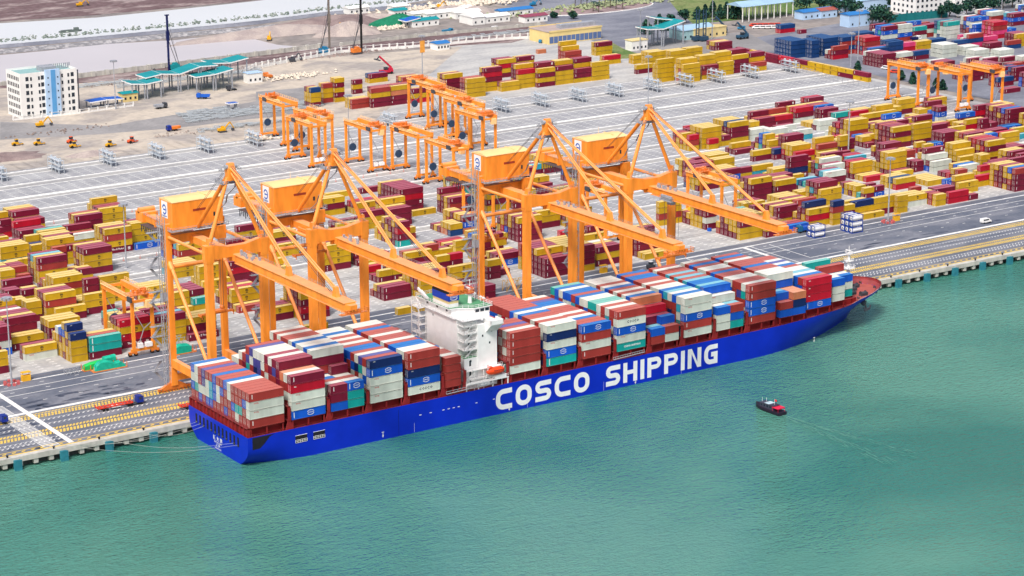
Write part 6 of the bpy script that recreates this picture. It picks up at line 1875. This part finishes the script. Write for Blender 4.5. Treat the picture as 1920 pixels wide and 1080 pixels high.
def rocks(u_, v_, sx, sy, n, m, label, s0=.5, s1=1.8):
    g_ = G(u_, v_); b = MB()
    for k in range(n):
        x = random.gauss(0, sx/2.2); y = random.gauss(0, sy/2.2); s_ = random.uniform(s0, s1); z = random.uniform(0, 1.2)*s_*.6; c_ = Vector((x,y,z)); d = [Vector((random.uniform(.6,1)*a, random.uniform(.6,1)*b_, random.uniform(.5,1)*c2)).normalized()*s_ for a, b_, c2 in ((1,0.1,.1),(-1,.1,0),(0,1,.1),(.1,-1,0),(0,.1,1))]
        for i, j in ((0,2),(2,1),(1,3),(3,0)): b.quad(c_+d[4]*.8, c_+d[i], c_+d[j])
    o = b.build('rubble', m, fix=True); o.location = (g_.x, g_.y, 4); tag(o, label, 'rubble', kind='stuff')
STONE = mat('pale_stone', (.60,.53,.44), .9, .25, .6)
rocks(885, 7, 75, 16, 500, STONE, 'pile of pale broken stone at the top centre', .8, 2.4); rocks(735, 53, 25, 6, 140, STONE, 'pale stones at the foot of the green heap'); rocks(550, 145, 24, 8, 120, STONE, 'broken concrete pieces behind the left back stacks'); rocks(590, 136, 0.1, 0.1, 2, STONE, 'two stones')
rocks(1180, 5, 120, 14, 500, mat('scrub', (.26,.30,.17), .95, .4, .5), 'grey green scrub beyond the access road', .8, 2.2); rocks(480, 262, 10, 5, 60, STONE, 'rubble below the farthest left yard crane'); rocks(120, 246, 40, 5, 60, mat('clod', (.22,.17,.15), .9), 'brown clods along the site road', .3, .9)
rocks(400, 243, 45, 6, 90, mat('clod2', (.3,.25,.22), .9), 'grey brown clods beside the steel frames', .3, .9); rocks(700, 96, 90, 5, 240, mat('tuft', (.30,.22,.20), .95, .4), 'dry tufts between wall and white fence', .3, .8); rocks(300, 147, 90, 6, 200, mat('tuft', (.30,.22,.20), .95, .4), 'dry brown tufts beside the sea wall', .3, .8)
# grey galvanised frames laid out on the site
FR = mat('frame_galv', (.43,.47,.50), .5, .15)
def frames(u_, v_, nx, ny, label, dx=3.2, dy=2.6):
    g_ = G(u_, v_); b = MB()
    for i in range(nx):
        for j in range(ny):
            if random.random() < .06: continue
            x, y = i*dx+j*.8, j*dy; h_ = random.choice((.5,.9,.9,1.3))
            for yy in (0, 1.9): b.bar((x,y+yy,h_),(x+2.7,y+yy,h_),.22)
            for xx in (0, .9, 1.8, 2.7): b.bar((x+xx,y,h_),(x+xx,y+1.9,h_),.2); b.bar((x+xx,y,0),(x+xx,y,h_),.14)
    o = b.build('stacked_frames', FR); o.location = (g_.x, g_.y, 4); tag(o, label, 'steel frames', kind='stuff')
frames(352, 232, 26, 7, 'wide field of galvanised steel frames on the sandy site'); frames(336, 220, 10, 4, 'block of steel frames at the left end of the field'); frames(375, 250, 10, 3, 'small lot of steel frames below the wide field'); frames(450, 240, 9, 2, 'strip of steel frames near the farthest left yard crane')
frames(222, 166, 26, 3, 'row of pale blue frames behind the office block', 3.6); frames(840, 78, 24, 3, 'white concrete frames stacked behind the white fence', 3.4); frames(150, 166, 10, 3, 'pale steel boxes stored beside the office block')
# ---- machines on the site
def roller(u_, v_, m, label, rz=0):
    g_ = G(u_, v_); root = empty('road_roller', (g_.x, g_.y, 4), rz); tag(root, label, 'road roller', 'rollers on the site')
    b = MB(); b.prism([(-2.6,.8),(.6,.8),(.6,1.9),(-1.0,2.0),(-2.6,1.6)], -.9, .9, axis=1); b.box(.6, 3.0, -1.1, -.9, .7, 1.1); b.box(.6, 3.0, .9, 1.1, .7, 1.1); b.box(2.8, 3.1, -1.1, 1.1, .7, 1.1); b.build('body', m, root)
    b = MB(); b.tube((1.9,-.88,.8),(1.9,.88,.8),.8,.8,16); b.build('drum', GREY, root); b = MB(); b.box(-.9, .5, -.7, .7, 1.9, 3.2); cb = b.build('cab', GLASS, root); b = MB(); b.box(-1.0, .6, -.8, .8, 3.2, 3.35); b.build('cab_roof', m, cb)
    wheels(root, (-1.7,), (-.95,.95), .75, .4)
YM = mat('machine_yellow', (.70,.36,.01), .5, .15); RM = mat('machine_red', (.70,.10,.03), .5, .15); BM_ = mat('machine_blue', (.02,.20,.38), .5, .2)
for u_, v_, m, t_, rz in ((32,273,YM,'yellow road roller farthest left on the wet sand',0),(73,272,YM,'second yellow road roller on the wet sand',0),(134,268,RM,'red road roller beside a yellow one',.4),(140,277,YM,'yellow road roller just in front of a red one',0),(207,275,YM,'dark yellow grader in the middle of the site',.2),(248,268,RM,'red road roller alone at the right of the wet sand',.2)): roller(u_, v_, m, t_, rz)
def excavator(u_, v_, m, label, rz=0, boomdir=1, up=5):
    g_ = G(u_, v_); root = empty('excavator', (g_.x, g_.y, 4), rz); tag(root, label, 'excavator', 'excavators on the site')
    b = MB(); b.box(-2, 2, -1.5, -.9, 0, .9); b.box(-2, 2, .9, 1.5, 0, .9); b.build('track', DGREY, root)
    b = MB(); b.box(-2.4, 1.4, -1.3, 1.3, 1.0, 2.2); b.box(-.2, 1.3, .2, 1.3, 2.2, 3.1); b.build('body', m, root); b = MB(); b.bar((1.2,-.2,2),(4.4*boomdir,-.2,up),.55); b.bar((4.4*boomdir,-.2,up),(6.6*boomdir,-.2,1.6),.45); b.build('arm', m, root); b = MB(); b.box(6.0*boomdir-.7, 6.0*boomdir+.7, -.8, .4, .5, 1.6); b.build('bucket', DGREY, root)
for u_, v_, m, t_, rz in ((76,238,YM,'orange excavator in front of the office block',0),(417,248,YM,'yellow excavator beside the small lot of frames',0),(822,16,YM,'yellow excavator working behind the camp',0),(627,58,YM,'yellow excavator on the dark heap',0),(1000,11,BM_,'blue excavator by the access road',0),(150,12,YM,'pale excavator on the reclaimed land',0),(505,76,YM,'excavator at the end of the sand spit',1.0),(277,146,DGREY,'dark excavator left of the teal gate',0),(548,116,DGREY,'dark excavator near the white fence',0)): excavator(u_, v_, m, t_, rz)
g_ = G(306,203); truck(g_.x, g_.y, 0, DGREY, 'grey tipper truck in front of the left gate canopy', None, GREY); g_ = G(376,185); truck(g_.x, g_.y, math.pi*.8, BLUEP, 'blue tanker truck under the left gate canopy', None, BLUEP)
g_ = G(432,170); truck(g_.x, g_.y, math.pi, DGREY, 'flatbed truck leaving the left gate canopy'); g_ = G(320,246); truck(g_.x, g_.y, math.pi, DBLUE, 'dark blue tipper truck beside the steel frames', None, ORANGE2)
g_ = G(500,146); truck(g_.x, g_.y, 1.57, ORANGE2, 'brown truck waiting at the right end of the left gate', None, ORANGE2); g_ = G(1602,43); truck(g_.x, g_.y, 0, WHITE, 'white lorry with pale blue trailer at the upper right', None, PALEB); g_ = G(1805,32); truck(g_.x, g_.y, 0, WHITE, 'white lorry behind the white stacks at the upper right', None, WHITE)
g_ = G(1720,76); truck(g_.x, g_.y, 0, WHITE, 'white truck between blue containers at the upper right', None, NAVY)
for i in range(9):
    g_ = G(1412+i*6, 50+(i%2)*4); van(g_.x, g_.y+i*.3, 2.6, WHITE if i % 2 else TRAIL, '%s vehicle parked in front of the blue roofed shed, %s from the left' % ('white' if i % 2 else 'red', ORD[i]), 'truck_cab')
g_ = G(289+640, 55); van(g_.x, g_.y, 0, WHITE, 'white car on the road beside the camp', 'car'); g_ = G(843,62); truck(g_.x, g_.y, 0, BM_, 'blue flatbed lorry on the road through the camp', None, BM_)
for i, (u_, v_) in enumerate(((1055,74),(1070,72),(1015,80),(1620,115),(1632,113),(1645,118),(1660,130),(1676,137),(1390,55))):
    g_ = G(u_, v_); van(g_.x, g_.y, .3*i, (WHITE, TRAIL, BM_)[i % 3], ('white','red','blue')[i % 3]+' parked vehicle %s from the left beyond the yard' % ORD[i], 'car')
# piling rigs
def rig(u_, v_, H, mm, cm_, label, lean=2.4):
    g_ = G(u_, v_); root = empty('piling_rig', (g_.x, g_.y, 4)); tag(root, label, 'piling rig', 'piling rigs by the pond')
    b = MB(); b.box(-3, 2.6, -1.8, 1.8, 1.1, 3.6); b.box(-1, 1.4, -1.6, 1.6, 3.6, 4.6); b.build('body', cm_, root); b = MB(); b.box(-3, 3, -2.2, -1.3, 0, 1.1); b.box(-3, 3, 1.3, 2.2, 0, 1.1); b.build('track', DGREY, root)
    b = MB(); mx = -3.8 if lean > 0 else 3.8
    b.box(mx-.5, mx+.5, -.5, .5, .3, H); b.box(mx-.8, mx+.8, -.8, .8, H*.55, H*.72); b.box(mx-1.2, mx+1.2, -.7, .7, H, H+.6); b.build('mast', mm, root)
    b = MB(); b.bar((mx,-.3,H*.8),(2.5 if lean > 0 else -2.5,-1,3.5),.28); b.bar((mx,.3,H*.6),(2.0 if lean > 0 else -2,1,3.5),.28); b.bar((mx,0,H),(3 if lean > 0 else -3,0,3),.1); b.build('stay', DGREY, root)
rig(328, 132, 33, NAVY, TEALR, 'dark blue piling mast with teal carrier behind the teal gate'); rig(608, 101, 34, mat('mast_brown', (.20,.17,.15), .6), BM_, 'brown piling mast with blue carrier beside the pond', -1); rig(668, 101, 33, BLACK, ORANGE2, 'black piling mast with orange carrier behind the white fence', -1)
# reach stackers and the boxes they hold
def stacker(u_, v_, m, label, s=1.0, rz=0):
    g_ = G(u_, v_); root = empty('reach_stacker', (g_.x, g_.y, 4), rz); tag(root, label, 'reach stacker', 'reach stackers on the yard')
    b = MB(); b.box(-4, 4, -1.7, 1.7, 1.2, 2.6); b.box(-3.8, -1.6, -1.6, 1.6, 2.6, 3.6); b.build('body', m, root); b = MB(); b.box(-.8, 1.2, -.9, .9, 2.6, 4.3); b.build('cab', GLASS, root)
    b = MB(); b.bar((-3.6,0,3.6),(4.5,0,11),.95); b.build('boom', m, root); b = MB(); b.bar((4.5,0,11),(6.0,0,9.4),.6); b.box(5.4, 6.4, -3.2, 3.2, 8.8, 9.4); b.build('spreader', DGREY, root); wheels(root, (-2.8,2.8), (-1.5,1.5), .85, .6)
stacker(724, 139, mat('stacker_red', (.55,.02,.06), .5), 'red reach stacker behind the left back yard stacks', rz=math.pi); stacker(1392, 73, mat('stacker_navy', (.03,.09,.16), .5), 'navy reach stacker standing alone on the neighbouring apron', rz=math.pi); stacker(1352, 62, mat('stacker_navy', (.03,.09,.16), .5), 'navy reach stacker beside the tall mast trucks', rz=math.pi)
for i, u_ in enumerate((1305, 1318)):
    g_ = G(u_, 78); b = MB()
    for x in (0, 2.2): b.box(x, x+.5, 0, .5, 0, 20)
    for z in range(2, 20, 3): b.box(.5, 2.2, .1, .4, z, z+.4)
    b.box(-1.5, 4, -.8, 3, .8, 3.2); o = b.build('mast_truck', mat('stacker_dark', (.03,.07,.12), .5)); o.location = (g_.x, g_.y, 4); tag(o, 'dark tall mast lift truck, %s of the pair by the boundary' % ('left','right')[i], 'lift truck')
# boundary row of containers set end to end, turned across the yard
ca, cb_ = G(1379,104), G(1641,157); dirv = (cb_-ca); Lw = dirv.length; dirv.normalize(); ang = math.atan2(dirv.y, dirv.x); COLS = ['MY','YY','MM','CM','MY','YY','YY','YM','MY']
nb = int(Lw/12.6)
for i in range(nb):
    cc = ['MY','YY','MM','CM','MY','YY','YY','YM','MY','YY','MM'][min(10, int(i*9/nb))]
    for t, c_ in enumerate(cc[::-1]):
        p = ca+dirv*(12.6*i); root = empty('shipping_container', (p.x, p.y, 4+2.7*t), ang)
        tag(root, '%s container in the boundary row turned across the yard, %s from far end, %s' % (PAL[c_][0], ORD[i], ('ground level','on top')[t]), 'container', 'containers forming the boundary row')
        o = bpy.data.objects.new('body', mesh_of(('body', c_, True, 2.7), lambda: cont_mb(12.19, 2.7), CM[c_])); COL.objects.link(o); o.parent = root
        b_, m_ = logo_mb(c_, 12.19, 2.7, 0); lo_ = bpy.data.objects.new('logo', mesh_of(('logo', c_, 0, True, 2.7), lambda: b_, m_)); COL.objects.link(lo_); lo_.parent = root
# small barge on the river
b = MB(); b.prism([(-7,-1.8),(6,-1.8),(8.5,0),(6,1.8),(-7,1.8)], .0, 1.0); b.box(3, 6, -1, 1, 1.0, 2.6); b.box(-6, 2, -1.2, 1.2, 1.0, 1.5); o = b.build('river_barge', mat('barge', (.12,.15,.14), .6)); g_ = G(131, 60); o.location = (g_.x, g_.y, 4.03); tag(o, 'small dark barge on the pale river at the upper left', 'boat')
# ---- haze: humid air over the whole port
hz = MB(); hz.box(-4200, 6200, -1600, 9200, -1.2, 262); o = hz.build('haze', bpy.data.materials.new('haze')); m = o.data.materials[0]; m.use_nodes = True; t = m.node_tree
t.nodes.remove(t.nodes['Principled BSDF']); pvn = t.nodes.new('ShaderNodeVolumePrincipled'); pvn.inputs['Color'].default_value = (.86,.92,1,1); pvn.inputs['Density'].default_value = HAZE_D; pvn.inputs['Anisotropy'].default_value = .2
t.links.new(pvn.outputs[0], t.nodes['Material Output'].inputs['Volume']); tag(o, 'thin pale haze over the harbour and yard', 'haze', kind='stuff')
if not HAZE_D: bpy.data.objects.remove(o)
